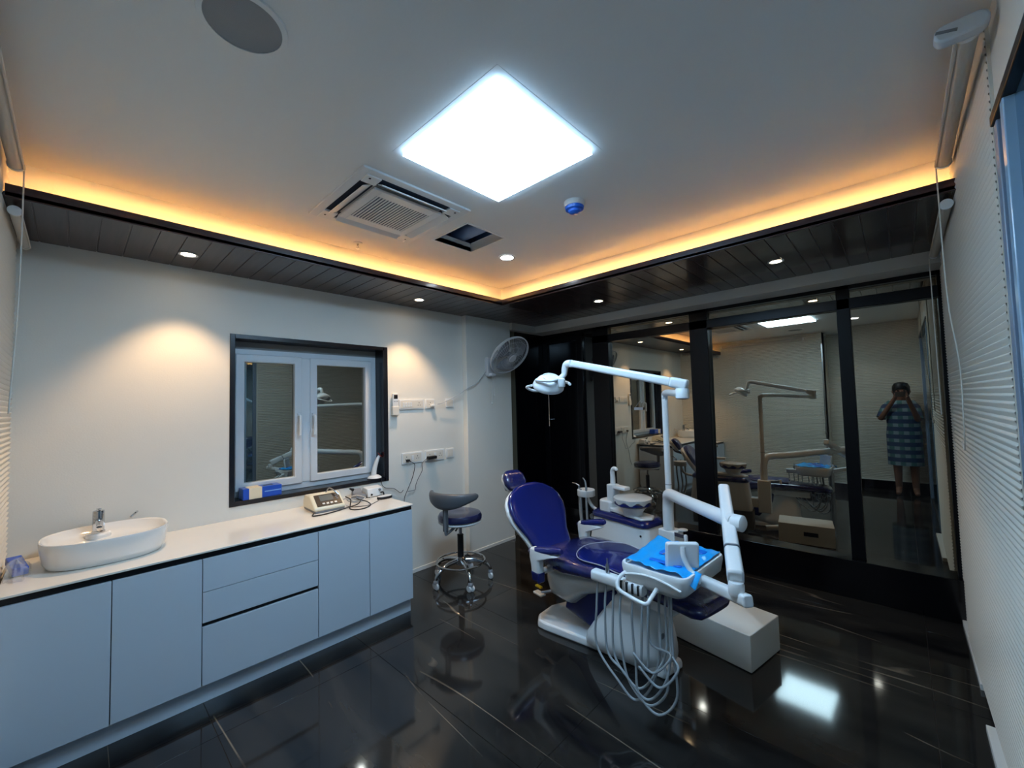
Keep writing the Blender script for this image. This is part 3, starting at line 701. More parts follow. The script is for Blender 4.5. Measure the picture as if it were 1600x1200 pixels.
# navy skirt between seat and base
MB().rings([[(-.30, -.10, .12), (.10, -.14, .10), (.12, .12, .10), (-.30, .10, .12)], [(-.26, -.10, .25), (.13, -.13, .2), (.13, .12, .2), (-.26, .10, .25)], [(-.12, -.11, .40), (.15, -.12, .38), (.15, .12, .38), (-.12, .11, .40)]]).build('lift_cover', navy_hard, ch, .01)
MB().span((-.1, -.09, .36), (.5, .09, .43)).build('under_beam', white_plastic, ch, .01)
# white bulging cover below the rear of the seat
def sect(x, hw, z0, z1, p=2.8, y0=0., n=28):
    return [(x, y0+a, (z0+z1)/2+c) for a, c in superellipse(hw, (z1-z0)/2, p, n)]
MB().rings([sect(-.375, .10, .33, .40), sect(-.365, .19, .24, .42), sect(-.31, .215, .19, .425), sect(-.18, .215, .19, .43), sect(-.06, .205, .29, .44), sect(.10, .18, .36, .45), sect(.16, .15, .40, .45)]).build('seat_cover', film, ch, angle=60)
# seat + leg cushion
secs = [(-.405, .13, .415, .47), (-.395, .19, .395, .50), (-.36, .235, .385, .525), (-.27, .262, .39, .54), (-.12, .268, .405, .543), (.04, .25, .435, .535), (.18, .215, .45, .527), (.34, .185, .45, .522), (.52, .17, .44, .512), (.655, .162, .432, .503), (.69, .145, .436, .495), (.705, .10, .45, .48)]
MB().rings([sect(x, hw, a, c, 3.4) for x, hw, a, c in secs]).build('seat', navy_film, ch, angle=70)
ins = [(-.17, .0), (-.12, .14), (-.02, .205), (.12, .19), (.3, .16), (.3, -.16), (.12, -.185), (-.02, -.215), (-.12, -.14)]
zi = lambda x: .5455-.02*max(0, x+.05)
MB().rings([[(x, y, zi(x)-.05) for x, y in ins], [(x, y, zi(x)-.004) for x, y in ins], [(.05+(x-.05)*.97, y*.97, zi(x)+.001) for x, y in ins]]).build('seat_inset', navy, ch, angle=40)
MB().tube([(x, y, zi(x)-.002) for x, y in ins], .003, 6, 5, closed=True).build('piping', piping_m, ch)
# backrest
BX, BYc, BZ, TH = -.555, -.03, .47, .94
bu = Vector((-math.cos(TH), 0, math.sin(TH))); bn = Vector((math.sin(TH), 0, math.cos(TH))); bw = Vector((0, 1, 0))
def bp_(t, w, h): return Vector((BX, BYc, BZ)) + bu*t + bw*w + bn*h
bprof = [(-.09, .10), (-.075, .145), (-.03, .165), (.045, .182), (.115, .215), (.18, .243), (.25, .253), (.315, .243), (.37, .21), (.415, .15), (.44, .085), (.447, .03)]
def back_rings(h0, h1, sc=1., curve=.03):
    rr = []
    for t, w in bprof:
        ring_ = []
        e = min(1, w/.12)
        for a, c in superellipse(w*sc, (h1-h0)/2*(.35+.65*e), 3.2, 28):
            ring_.append(bp_(t, a, (h0+h1)/2 + c + curve*(a/.25)**2 + .02*((t-.2)/.25)**2))
        rr.append(ring_)
    return rr
MB().rings(back_rings(-.005, .065)).build('backrest', navy, ch, angle=70)
MB().rings(back_rings(-.05, .02, 1.015)).build('back_shell', white_plastic, ch, angle=70)
# lower back link
MB().rings([[bp_(-.10, w, h) for w, h in ((-.13, -.03), (.13, -.03), (.13, .03), (-.13, .03))], [(-.36, -.14, .36), (-.36, .14, .36), (-.34, .14, .45), (-.34, -.14, .45)]]).build('hinge_cover', white_plastic, ch, .012)
# headrest
HC = Vector((-.90, -.07, .875))
hr = []
for t, w, d in ((-.085, .05, .02), (-.075, .075, .035), (-.03, .098, .045), (.03, .095, .045), (.07, .07, .035), (.082, .045, .02)):
    hr.append([HC + bu*t + bw*a + bn*(c+.012*(a/.09)**2) for a, c in superellipse(w, d, 2.8, 24)])
hd = MB().rings(hr).build('headrest', navy_film, ch, angle=70)
MB().rings([[q - bn*.022*1 - (q-HC)*.02 + bn*0 for q in r] for r in hr]).build('headrest_shell', white_plastic, hd, angle=70)
MB().tube([HC-bn*.05-bu*.0, HC-bn*.07-bu*.06, bp_(.38, -.02, -.04)], .016, 10, 4).build('headrest_bar', chrome, hd)
MB().lathe([(.022, -.02), (.022, .02)], 16, HC-bn*.065-bu*.03+Vector((0, -.03, 0)), 'y').build('headrest_knob', steel, hd)
# armrests
def armrest(sy, pad, post_, cap):
    a = MB().tube(pad, [.014, .024, .026, .026, .026, .022, .014], 12).build('armrest_pad', navy, ch)
    MB().rings(post_).build('armrest_post', white_plastic, ch, .012, angle=50)
    if cap: MB().rings(cap).build('post_cap', navy_hard, ch, .008)
def rect(x, y, z, dx, dy): return [(x-dx, y-dy, z), (x+dx, y-dy, z), (x+dx, y+dy, z), (x-dx, y+dy, z)]
yn = -.30
armrest(-1, [(-.405, yn, .50), (-.39, yn, .51), (-.32, yn, .53), (-.25, yn, .548), (-.17, yn, .566), (-.115, yn+.01, .578), (-.10, yn+.01, .58)],
        [rect(-.325, yn, .385, .038, .026), rect(-.33, yn, .44, .04, .026), rect(-.335, yn, .48, .048, .026), rect(-.27, yn, .53, .11, .026), rect(-.24, yn, .548, .13, .022)],
        [rect(-.315, yn, .335, .03, .024), rect(-.32, yn, .345, .036, .028), rect(-.325, yn, .40, .04, .029)])
yf = .30
armrest(1, [(-.565, yf, .53), (-.55, yf, .537), (-.5, yf, .553), (-.43, yf, .572), (-.36, yf, .592), (-.30, yf, .606), (-.285, yf, .61)],
        [rect(-.50, yf, .33, .038, .026), rect(-.50, yf, .45, .04, .026), rect(-.50, yf, .505, .048, .026), rect(-.45, yf, .545, .10, .026), rect(-.42, yf, .57, .12, .022)], None)
for y in (yn, yf):
    MB().tube([(-.31 if y < 0 else -.49, y, .40), (-.30 if y < 0 else -.42, y*.6, .40)], .02, 10).build('armrest_bracket', white_plastic, ch)
# foot lever at the rear
MB().span((-.47, -.235, .19), (-.385, -.19, .205)).build('lever_plate', warm_plastic, ch, .005)
MB().span((-.505, -.19, .21), (-.445, -.165, .225)).build('yellow_lever', yellow_p, ch, .006)
MB().tube([(-.42, -.2, .2), (-.3, -.16, .25)], .01, 8).build('lever_arm', steel, ch)

# ------------------------------------------------------------------ cuspidor unit with light post (one assembly)
yb = .47
def cring(x0, x1, y0, y1, z, r=.05):
    return [((x0+x1)/2+a, (y0+y1)/2+c, z) for a, c in rounded(x1-x0, y1-y0, r, 4)]
cu = MB().rings([cring(-.62, -.03, yb-.03, yb+.24, .27), cring(-.62, -.03, yb-.03, yb+.24, .30), cring(-.585, -.062, yb, yb+.23, .565), cring(-.58, -.065, yb, yb+.23, .575)]).build('cuspidor_body', white_plastic, ch, .006, angle=50)
MB().rings([cring(-.595, -.055, yb-.012, yb+.235, .573, .06), cring(-.595, -.055, yb-.012, yb+.235, .60, .06), cring(-.57, -.075, yb+.01, yb+.22, .622, .06)]).build('navy_top', navy_hard, cu, .006, angle=50)
MB().span((-.6, yb+.2, .06), (-.02, yb+.03, .27)).build('lower_box', mat('unit_lower', (110, 108, 104), .5), cu, .01)
MB().span((-.25, .1, .03), (-.12, yb+.2, .09)).build('support_arm', white_plastic, cu, .01)
MB().lathe([(.008, 0), (.008, .003)], 12, (-.10, yb-.012, .52), 'y').build('emblem', dark_plastic, cu)
MB().rings([cring(-.54, -.40, yb+.03, yb+.16, .615, .04), cring(-.54, -.40, yb+.03, yb+.16, .695, .04), cring(-.53, -.41, yb+.04, yb+.15, .705, .04)]).build('tap_base', white_plastic, cu, .005, angle=50)
MB().rings([[(-.45, yb+.04, .625), (-.10, yb-.0, .62), (-.06, yb+.08, .62), (-.10, yb+.16, .62), (-.45, yb+.15, .625)], [(-.45, yb+.04, .66), (-.10, yb-.0, .638), (-.06, yb+.08, .636), (-.10, yb+.16, .638), (-.45, yb+.15, .66)]]).build('bowl_arm', white_plastic, cu, .012)
MB().span((-.46, yb+.05, .69), (-.39, yb+.13, .83)).build('tap_column', white_plastic, cu, .008)
MB().span((-.40, yb+.05, .80), (-.28, yb+.12, .826)).build('tap_shelf', white_plastic, cu, .008)
MB().tube([(-.425, yb+.09, .82), (-.425, yb+.09, .88), (-.423, yb+.085, .93), (-.405, yb+.08, .955), (-.375, yb+.072, .957), (-.365, yb+.07, .945)], [.021, .011], 12, 4).build('spout', white_plastic, cu)
bcx, bcy = -.215, yb+.06
MB().lathe([(.07, .632), (.07, .66), (.09, .69), (.125, .715), (.13, .74), (.12, .745)], 36, (bcx, bcy, 0)).build('bowl', white_plastic, cu)
MB().lathe([(.118, .708), (.1335, .72), (.1335, .742), (.12, .745)], 36, (bcx, bcy, 0)).build('bowl_band', navy_hard, cu)
mb = MB(); rr = []
for r, z, wv in ((.137, .738, .012), (.139, .752, .006), (.138, .764, .001), (.12, .772, 0), (.05, .774, 0)):
    rr.append([(bcx+(r+wv*.3*math.sin(9*a))*math.cos(a), bcy+(r+wv*.3*math.sin(9*a))*math.sin(a), z+wv*math.sin(9*a+1)) for a in [2*PI*k/54 for k in range(54)]])
mb.rings(rr); mb.build('bowl_cap', film, cu, angle=50)
# assistant instrument ring
ax_, ay_ = -.735, yb+.10
MB().lathe([(.03, .685), (.072, .685), (.075, .69), (.075, .735), (.07, .74), (.04, .74)], 28, (ax_, ay_, 0)).build('instrument_ring', white_plastic, cu)
MB().tube([(ax_, ay_, .69), (ax_+.05, ay_+.02, .6), (-.55, yb+.1, .57)], .014, 10, 4).build('ring_support', white_plastic, cu)
for k, (dx, dy, pts) in enumerate(((-.05, -.03, [(0, 0, .745), (-.005, 0, .765), (-.03, -.01, .78), (-.065, -.02, .785)]), (.045, -.045, [(0, 0, .745), (0, 0, .78), (-.01, 0, .82), (-.03, -.005, .845)]), (-.005, -.06, [(0, 0, .74), (0, 0, .75)]))):
    MB().tube([(ax_+dx+a, ay_+dy+c, z) for a, c, z in pts], [.010, .004], 10, 4).build('suction_tip', steel if k != 1 else hose_grey, cu)
    MB().tube([(ax_+dx, ay_+dy, .75), (ax_+dx, ay_+dy, .60), (ax_+dx*.9+.01, ay_+dy, .45), (ax_+dx*.5, ay_+dy+.03, .3), (-.6, yb+.1, .22)], .0095, 10, 5).build('suction_hose', hose_grey, cu)
MB().lathe([(.02, 0), (.02, .03), (.012, .036)], 14, (-.585, yb+.0, .56), 'y').build('side_knob', steel, cu)
# column box and arms
px, py = .085, .548
MB().span((px-.062, py-.055, .25), (px+.062, py+.055, .60)).build('column_box', white_plastic, cu, .008)
MB().span((-.1, py-.06, .3), (px, py+.05, .4)).build('column_link', white_plastic, cu, .008)
MB().lathe([(.03, .601), (.03, .607), (.012, .609)], 18, (px+.075, py+.03, 0)).build('flange', white_plastic, cu)
MB().span((px+.06, py-.05, .575), (px+.14, py-.044, .60)).build('cup_bracket', steel, cu, .001)
MB().lathe([(.012, .56), (.012, .60), (.008, .606)], 12, (px+.15, py-.06, 0)).build('cup_nozzle', white_plastic, cu)
def w2l(w):
    d = Vector(w)-DO; c, s = math.cos(DY), math.sin(DY)
    return Vector((d.x*c+d.y*s, -d.x*s+d.y*c, d.z))

# delivery arm
TC = w2l((2.375, -1.875, 0)); TY = -.06-DY
tc, ts = math.cos(TY), math.sin(TY)
def tl(x, y, z): return Vector((TC.x+x*tc-y*ts, TC.y+x*ts+y*tc, z))
# tray body
def tray_ring(sx, sy, z, r=.045, dy=0): return [tl(a, c+dy, z) for a, c in rounded(.33*sx, .46*sy, r, 5)]
da = MB().rings([tray_ring(.78, .86, .602), tray_ring(.95, .96, .63), tray_ring(1.0, 1.0, .682), tray_ring(1., 1., .700), tray_ring(.985, .985, .706), tray_ring(.93, .95, .706), tray_ring(.92, .94, .692)]).build('delivery_tray', white_plastic, ch, angle=50)
J = w2l((2.655, -1.83, .915)); AT = w2l((2.535, -1.57, 1.015)); AB = w2l((2.722, -2.10, .765))
e0 = Vector((px, py-.02, .60))
MB().tube([e0, e0+Vector((0, 0, .12)), e0+Vector((.01, -.008, .20)), e0+Vector((.05, -.05, .252)), e0.lerp(J, .3)+Vector((0, 0, .17)), J], .036, 18, 5).build('swing_tube', white_plastic, da)
MB().lathe([(.025, -.03), (.037, -.022), (.037, .02), (.025, .028)], 24, J + Vector((.012, .004, 0)), 'x').build('joint', white_plastic, da)
def beam(a, b_, w0, h0, w1, h1, nm, m, bev=.01):
    d = (b_-a).normalized(); s = d.cross(Vector((0, 0, 1))).normalized(); uu = s.cross(d)
    r = [[a+s*x*w0+uu*z*h0 for x, z in rounded(2, 2, .5, 3)], [b_+s*x*w1+uu*z*h1 for x, z in rounded(2, 2, .5, 3)]]
    return MB().rings(r).build(nm, m, da, bev)
beam(AT, AT.lerp(AB, .74), .026, .03, .030, .034, 'spring_arm', white_plastic)
beam(AT.lerp(AB, .735), AT.lerp(AB, .745), .0315, .0355, .0315, .0355, 'arm_band', grey_plastic, .001)
beam(AT.lerp(AB, .745), AB, .030, .034, .031, .038, 'arm_head', white_plastic)
MB().lathe([(.028, -.062), (.03, -.058), (.03, -.02), (.026, -.01)], 20, AB+Vector((0, 0, .0))).build('pivot', white_plastic, da)
q0 = AB+Vector((.055, -.02, -.062)); q1 = tl(.05, .03, .635)
beam(q0, q1, .022, .024, .022, .022, 'tray_bracket', white_plastic, .006)
MB().tube([tl(-.145+.29*t, -.232-.006*math.sin(PI*t), .655+.028*math.sin(PI*t)) for t in [k/10 for k in range(11)]], .006, 8).build('front_arc', white_plastic, da)
# instrument holder bar
MB().rings([[tl(x, -.215+a, .60+c) for a, c in rounded(.055, .052, .014, 3)] for x in (-.325, -.06, -.04)]).build('holder_bar', white_plastic, da, .004)
for k in range(4):
    MB().box((0, 0, 0), (.008, .012, .045)).build('holder_slot', dark_plastic, da, loc=tl(-.145+k*.03, -.243, .604), rot=(0, 0, TY))
for k in range(1): MB().lathe([(.008, 0), (.0105, .01), (.0095, .04), (.004, .05), (.0035, .075)], 12, tl(-.24+k*.035, -.215, .625)).build('handpiece', steel, da)
MB().tube([tl(-.13, -.215, .665), tl(-.14, -.26, .65), tl(-.14, -.285, .625), tl(-.12, -.295, .603), tl(-.04, -.30, .588), tl(.01, -.295, .583), tl(.022, -.275, .60), tl(.025, -.215, .63)], .0095, 10, 4).build('tray_handle', white_plastic, da)
# hanging hoses
random.seed(3)
hs_ = [(-.30, .0, -.12, .11), (-.25, .03, -.10, .17), (-.205, .05, -.06, .14), (-.165, .0, -.05, .12), (-.10, .06, -.01, .10), (-.05, .05, .0, .22), (-.02, -.05, -.03, .27)]
for k, (x0, x1, xm, zm) in enumerate(hs_):
    a = tl(x0, -.215, .58); e = tl(x1, -.12-.01*k, .61)
    wob = random.uniform(-.02, .02); zm += .035; xm -= .025; x1 -= .015
    P = [a, tl(x0+.003, -.238, .45), tl(x0+.02+wob, -.255, .27), tl(xm-.02, -.27, zm+.02), tl(xm+.07, -.265, zm-.03), tl(max(xm+.14, x1), -.23, zm+.06), tl(x1+.03, -.19, .36), tl(x1+.01, -.15, .52), e]
    MB().tube(P, .0055, 8, 7).build('hose', hose_grey, da)
# film viewer on an arm
vp = tl(.095, -.10, .765)
vm = MB(); vr = []
for a, c in ((0, 1), (.5, 1), (1, .96)): pass
VN = -F_.copy(); VN.z = 0; VN.normalize()
vl = Vector((VN.x*math.cos(DY)+VN.y*math.sin(DY), -VN.x*math.sin(DY)+VN.y*math.cos(DY), 0)); vl.rotate(Euler((0, 0, -.1)))
vs_ = Vector((0, 0, 1)).cross(vl); vu = (Vector((0, 0, 1))+vl*.12).normalized()
MB().rings([[vp+vs_*a*s+vu*c*s+vl*h for a, c in rounded(.148, .125, .012, 4)] for s, h in ((1, -.012), (1, .004), (.9, .012))]).build('viewer_panel', white_plastic, da, .002, angle=50)
MB().tube([vp+vl*.01+vu*.045, vp+vl*.022+vu*.0, vp+vl*.04+vs_*.02-vu*.05, vp+vl*.07+vs_*.045-vu*.075], [.012, .011], 10, 5).build('viewer_arm', white_plastic, da)
MB().lathe([(.014, -.014), (.014, .014)], 16, vp+vl*.075+vs_*.04-vu*.085, 'x').build('viewer_knob', white_plastic, da)
MB().tube([vp+vl*.07+vs_*.045-vu*.085, tl(.155, -.16, .66)], .009, 8).build('viewer_bracket', grey_plastic, da)

# drape on the tray
dp = thing('tray_drape', 'crumpled bright blue plastic drape spread over the instrument tray', 'drape', DO, DY)
random.seed(11)
def drape(u, v):
    x = -.148+.296*u; y = -.195+.405*v
    z = .7145+.004*math.sin(17*u+9*v)*math.sin(13*v)+.003*math.sin(31*u)
    ed = max(0, .10-u)/.10
    z += .016*ed*max(0, v-.25); x -= .045*ed*max(0, v-.2)
    if u > .85 and v < .2: z -= .0+.05*(u-.85)/.15*(1-v/.2); x += .04*(u-.85)/.15
    if v < .08: y += .012*math.sin(9*u)
    return tl(x, y, z)
MB().grid(drape, 30, 36).build('sheet', sky_drape, dp, angle=60, solid=.0008)
for x, y, a, c in ((.0, .02, .13, .09), (.02, -.12, .16, .03), (.06, .13, .10, .05)):
    MB().rings([[tl(x+q, y+w, .7175) for q, w in rounded(a, c, .012, 3)], [tl(x+q, y+w, .7215) for q, w in rounded(a*.96, c*.9, .012, 3)]]).build('fold', deep_drape, dp, .001)
for k in range(3):
    t = tag(MB().tube([tuple(tl(-.03+.03*k, -.04+.02*k, .726)), tuple(tl(.0+.03*k, .05+.03*k, .728)), tuple(tl(.01+.03*k, .09+.03*k, .732))], [.0035, .0015], 8).build('hand_instrument', mat('lilac_metal', (170, 160, 190), .3, .5)), ('leftmost', 'middle', 'rightmost')[k] + ' slender lilac hand instrument lying on the blue drape', 'instrument', 'instruments on the drape')
    t.location = DO; t.rotation_euler = (0, 0, DY)

# operating light
P0 = w2l((2.04, -1.10, 0)); PV = w2l((2.41, -1.75, 1.525)); EL = w2l((1.775, -1.83, 1.725)); LH = w2l((1.615, -1.86, 1.60))
ol = MB().tube([P0+Vector((0, 0, .60)), P0+Vector((0, 0, 1.45)), P0+Vector((.004, -.006, 1.505)), (P0+Vector((0, 0, 1.535))).lerp(PV, .12), PV-Vector((0, 0, .01))], .021, 16, 5).build('lamp_post', white_plastic, ch)
MB().lathe([(.0225, .9), (.0225, .905)], 16, P0).build('post_joint', grey_plastic, ol)
MB().lathe([(.03, -.034), (.034, -.03), (.034, .015), (.03, .02)], 22, PV).build('pivot', white_plastic, ol)
MB().lathe([(.028, -.038), (.02, -.035)], 22, PV).build('pivot_cap', grey_plastic, ol)
ap = PV+Vector((0, 0, .042))
def beam2(a, b_, w0, h0, w1, h1, nm, m, bev=.008):
    d = (b_-a).normalized(); s = d.cross(Vector((0, 0, 1))).normalized(); uu = s.cross(d)
    return MB().rings([[a+s*x*w0+uu*z*h0 for x, z in rounded(2, 2, .6, 4)], [b_+s*x*w1+uu*z*h1 for x, z in rounded(2, 2, .6, 4)]]).build(nm, m, ol, bev)
dir_ = (EL-ap).normalized()
beam2(ap-dir_*.03, ap+dir_*.06, .026, .028, .026, .028, 'arm_root', white_plastic)
beam2(ap+dir_*.055, EL, .021, .024, .02, .021, 'arm', white_plastic)
MB().tube([EL, EL+Vector((-.045, 0, .0)), EL+Vector((-.062, -.002, -.03)), EL+Vector((-.07, -.004, -.065)), EL.lerp(LH, .62)+Vector((0, 0, -.02))], [.024, .015], 12, 5).build('elbow', white_plastic, ol)
MB().lathe([(.02, -.035), (.024, -.03), (.024, .015), (.015, .02)], 16, EL.lerp(LH, .5)+Vector((.01, 0, -.045))).build('swivel_knob', white_plastic, ol)
LD = Vector((-.55, .12, -.82)).normalized(); lu = Vector((0, 1, 0)); lu = (lu-LD*lu.dot(LD)).normalized(); lv = LD.cross(lu)
LM = Matrix((lu, lv, LD)).transposed()
def lh(prof, sx=1., sy=1., n=32):
    return [[LH + LM @ Vector((r*math.cos(2*PI*k/n)*sx, r*math.sin(2*PI*k/n)*sy, h)) for k in range(n)] for r, h in prof]
MB().rings(lh([(.012, -.062), (.045, -.058), (.078, -.04), (.1, -.008), (.104, .012), (.098, .02)], 1.05, .85)).build('lamp_shell', white_plastic, ol, angle=60)
MB().rings(lh([(.097, .016), (.06, .004), (.02, -.006)], 1.05, .85), cap0=False).build('reflector', chrome, ol)
MB().tube([LH + LM @ Vector((.05*math.cos(a)*1.1, .05*math.sin(a)*.9, -.058)) for a in [PI*2*k/24 for k in range(24)]], .004, 6, closed=True).build('shell_ring', white_plastic, ol)
MB().tube([LH+Vector((.10, .09, -.0)), LH+Vector((.05, .11, .015)), LH+Vector((-.02, .08, .03)), LH+Vector((-.04, 0, .04)), LH+Vector((.0, -.1, .03)), LH+Vector((.09, -.06, .02)), EL.lerp(LH, .55)+Vector((0, 0, -.02))], .009, 10, 5).build('yoke', white_plastic, ol)
MB().tube([LH+Vector((-.06, -.09, .0)), LH+Vector((-.12, -.085, -.01)), LH+Vector((-.135, -.02, -.03)), LH+Vector((-.12, .05, -.03)), LH+Vector((-.07, .07, -.01))], .008, 10, 5).build('grip_handle', white_plastic, ol)

# ------------------------------------------------------------------ utility box
ub = thing('utility_box', 'low white rectangular utility box on the floor under the chair foot', 'box', (2.385, -1.185, 0), -.2)
def ubc(x, y): 
    c, s = math.cos(-.2), math.sin(-.2); dx, dy = x-2.385, y+1.185; return (dx*c+dy*s, -dx*s+dy*c)
MB().span((-.235, -.175, .004), (.235, .175, .2)).build('cover', box_m, ub, .004)
MB().span((-.232, -.172, 0), (.232, .172, .004)).build('foot_strip', dark_plastic, ub)
MB().span((-.02, .175, .09), (.1, .177, .13)).build('rear_slot', dark_plastic, ub)
MB().tube([(-.235, -.08, .08), (-.30, -.085, .07), (-.36, -.08, .06)], .03, 14).build('pipe', warm_plastic, ub)

# ------------------------------------------------------------------ ceiling fittings
lp = thing('ceiling_panel_light', 'large square white panel light in the middle of the ceiling', 'ceiling light', (1.99, -2.65, H))
s = .2975
MB().rings([[(sx*(s+.035), sy*(s+.035), -.0001) for sx, sy in ((-1, -1), (1, -1), (1, 1), (-1, 1))], [(sx*(s+.034), sy*(s+.034), -.0008) for sx, sy in ((-1, -1), (1, -1), (1, 1), (-1, 1))], [(sx*(s+.002), sy*(s+.002), -.0008) for sx, sy in ((-1, -1), (1, -1), (1, 1), (-1, 1))]]).build('frame', ceil_paint, lp, smooth=False)
MB().span((-s, -s, -.020), (s, s, -.0185)).build('diffuser', glow_panel, lp)
MB().span((-s+.0005, -s+.0005, -.0185), (s-.0005, s-.0005, -.001)).build('added_edge_glow', glow('ceiling_fill_glow', PANEL_COLOUR, 2.2), lp)  # weakly glowing sides, added to brighten the ceiling around the panel

ac = thing('ceiling_cassette', 'square four way ceiling air conditioner with slatted centre grille', 'air conditioner', (1.16, -2.70, H))
A = .327
b = MB()
def ringbox(b, o, i, z0, z1):
    for x0, x1, y0, y1 in ((-o, o, -o, -i), (-o, o, i, o), (-o, -i, -i, i), (i, o, -i, i)): b.span((x0, y0, z0), (x1, y1, z1))
ringbox(b, A, A-.045, -.012, 0); b.build('outer_panel', white_plastic, ac, .003)
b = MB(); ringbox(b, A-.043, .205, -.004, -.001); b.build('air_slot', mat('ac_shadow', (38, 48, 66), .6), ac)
for k in range(4):
    a = k*PI/2
    MB().box((0, 0, 0), (.13, .10, .012)).build('corner_cover', white_plastic, ac, .004, loc=(math.cos(a+PI/4)*.335, math.sin(a+PI/4)*.335, -.012), rot=(0, 0, a+PI/4+PI/2)) if False else None
    M4 = Matrix.Rotation(a, 4, 'Z')
    lo = MB().box((0, 0, 0), (.40, .05, .006)).build('louver', white_plastic, ac, .002, loc=M4 @ Vector((0, -.245, -.02)), rot=Euler((.45, 0, a)))
    MB().box((0, 0, 0), (.075, .075, .012)).build('corner_cover', white_plastic, ac, .003, loc=M4 @ Vector((.247, -.247, -.012)), rot=(0, 0, a))
    MB().lathe([(.006, -.0195), (.006, -.018)], 10, M4 @ Vector((.262, -.262, 0))).build('screw', dark_plastic, ac)
G = .207
b = MB(); gx, gy = .148, .165
b.span((-G, -G, -.03), (G, -gy, -.016)); b.span((-G, gy, -.03), (G, G, -.016)); b.span((-G, -gy, -.03), (-gx, gy, -.016)); b.span((gx, -gy, -.03), (G, gy, -.016))
b.build('grille_frame', white_plastic, ac, .002)
MB().span((-gx, -gy, -.0265), (gx, gy, -.0255)).build('filter', mat('ac_filter', (52, 66, 92), .7), ac)
ns = 19
for k in range(ns):
    MB().box((0, 0, 0), (2*gx, 2*gy/ns*.46, .003)).build('slat', white_plastic, ac, loc=(0, -gy+(k+.5)*2*gy/ns, -.028))

def downlight(name, label, x, y, z, r, glowm, col, watts, spot, group):
    t = thing(name, label, 'downlight', (x, y, z), 0, group)
    MB().lathe([(r*.72, 0), (r*.72, -.004), (r, -.005), (r, -.002), (r*.98, 0)], 32, cap0=False, cap1=False).build('trim_ring', white_plastic, t)
    MB().lathe([(r*.73, -.0025), (.001, -.003)], 32, cap0=True).build('diffuser', glowm, t)
    ld = bpy.data.lights.new('bulb', 'SPOT'); ld.energy = watts; ld.color = col; ld.spot_size = math.radians(spot); ld.spot_blend = .55; ld.shadow_soft_size = .03
    lo = bpy.data.objects.new('bulb', ld); COL.objects.link(lo); lo.parent = t; lo.location = (0, 0, -.012)
    return t
downlight('downlight', 'warm downlight in the left soffit above the drawer cabinet', .293, -3.491, ZS-.001, .047, glow_warm, WARM, 15, 88, 'warm soffit downlights')
downlight('downlight', 'warm downlight in the left soffit right of the window', .285, -1.919, ZS-.001, .047, glow_warm, WARM, 15, 88, 'warm soffit downlights')
downlight('downlight', 'warm downlight in the right soffit above the operating light arm', 1.291, -.684, ZS-.001, .047, glow_warm, WARM, 5, 84, 'warm soffit downlights')
downlight('downlight', 'warm downlight in the right soffit near the ridged wall', 2.675, -.711, ZS-.001, .047, glow_warm, WARM, 5, 84, 'warm soffit downlights')
downlight('downlight', 'cool round downlight in the white ceiling by the open hatch', 1.089, -1.662, H-.001, .068, glow_cool, (.8, .9, 1), 9, 120, 'cool ceiling downlights')
downlight('downlight', 'cool round downlight in the ceiling behind the camera, seen in the glass', 2.80, -3.75, H-.001, .068, glow_cool, (.8, .9, 1), 6, 120, 'cool ceiling downlights')

sp = thing('ceiling_speaker', 'round flush ceiling speaker with grey grille at the top left', 'speaker', (1.905, -3.605, H))
MB().lathe([(.098, -.004), (.098, -.008), (.112, -.006), (.114, 0)], 48, cap0=False, cap1=False).build('trim_ring', ceil_paint, sp)
MB().lathe([(.099, -.005), (.05, -.0065), (.001, -.007)], 48, cap0=True).build('grille', grille_m, sp)
sm = thing('smoke_detector', 'blue capped smoke detector on a white ceiling base', 'smoke detector', (1.955, -2.01, H))
MB().lathe([(.058, 0), (.058, -.022), (.054, -.028)], 32).build('base', white_plastic, sm)
MB().lathe([(.05, -.026), (.053, -.03), (.05, -.044), (.036, -.048), (.033, -.058), (.02, -.064), (.001, -.066)], 32).build('cap', alarm_blue, sm)
MB().box((.0, .052, -.03), (.03, .02, .012)).build('tab', alarm_blue, sm, .003)
sk = thing('sprinkler', 'small chrome fire sprinkler head in the ceiling', 'sprinkler', (.59, -2.615, H))
MB().lathe([(.03, 0), (.03, -.003), (.022, -.005)], 24).build('escutcheon', ceil_paint, sk)
MB().lathe([(.008, 0), (.008, -.015), (.005, -.018)], 12).build('stem', chrome, sk)
for q in (-1, 1): MB().tube([(q*.006, 0, -.012), (q*.012, 0, -.024), (0, 0, -.038)], .002, 6, 3).build('frame_arm', chrome, sk)
MB().lathe([(.002, -.036), (.014, -.039), (.014, -.041), (.002, -.042)], 14).build('deflector', chrome, sk)

# ------------------------------------------------------------------ roller blinds
def blind(name, label, p0, p1, r, group, cord_pts):
    t = thing(name, label, 'roller blind', p0, 0, group); d = Vector(p1)-Vector(p0)
    MB().tube([(0, 0, 0), d], r, 18).build('fabric_roll', blind_m, t)
    n_ = d.normalized()
    for q, f in ((Vector((0, 0, 0)), -1), (d, 1)):
        MB().tube([q, q+n_*.012*f], r*1.18, 18).build('end_cap', white_plastic, t)
    s_ = n_.cross(Vector((0, 0, 1))).normalized()
    MB().tube([q_ + s_*r*1.0*(1 if s_.dot(Vector((W/2, -2, 0))-Vector(p0)) > 0 else -1)+Vector((0, 0, -r*.5)) for q_ in (Vector((0, 0, 0)), d)], r*.22, 8).build('bottom_bar', blind_m, t)
    if cord_pts: MB().tube([Vector(c)-Vector(p0) for c in cord_pts], .0028, 6, 5).build('pull_cord', cable_white, t)
    return t
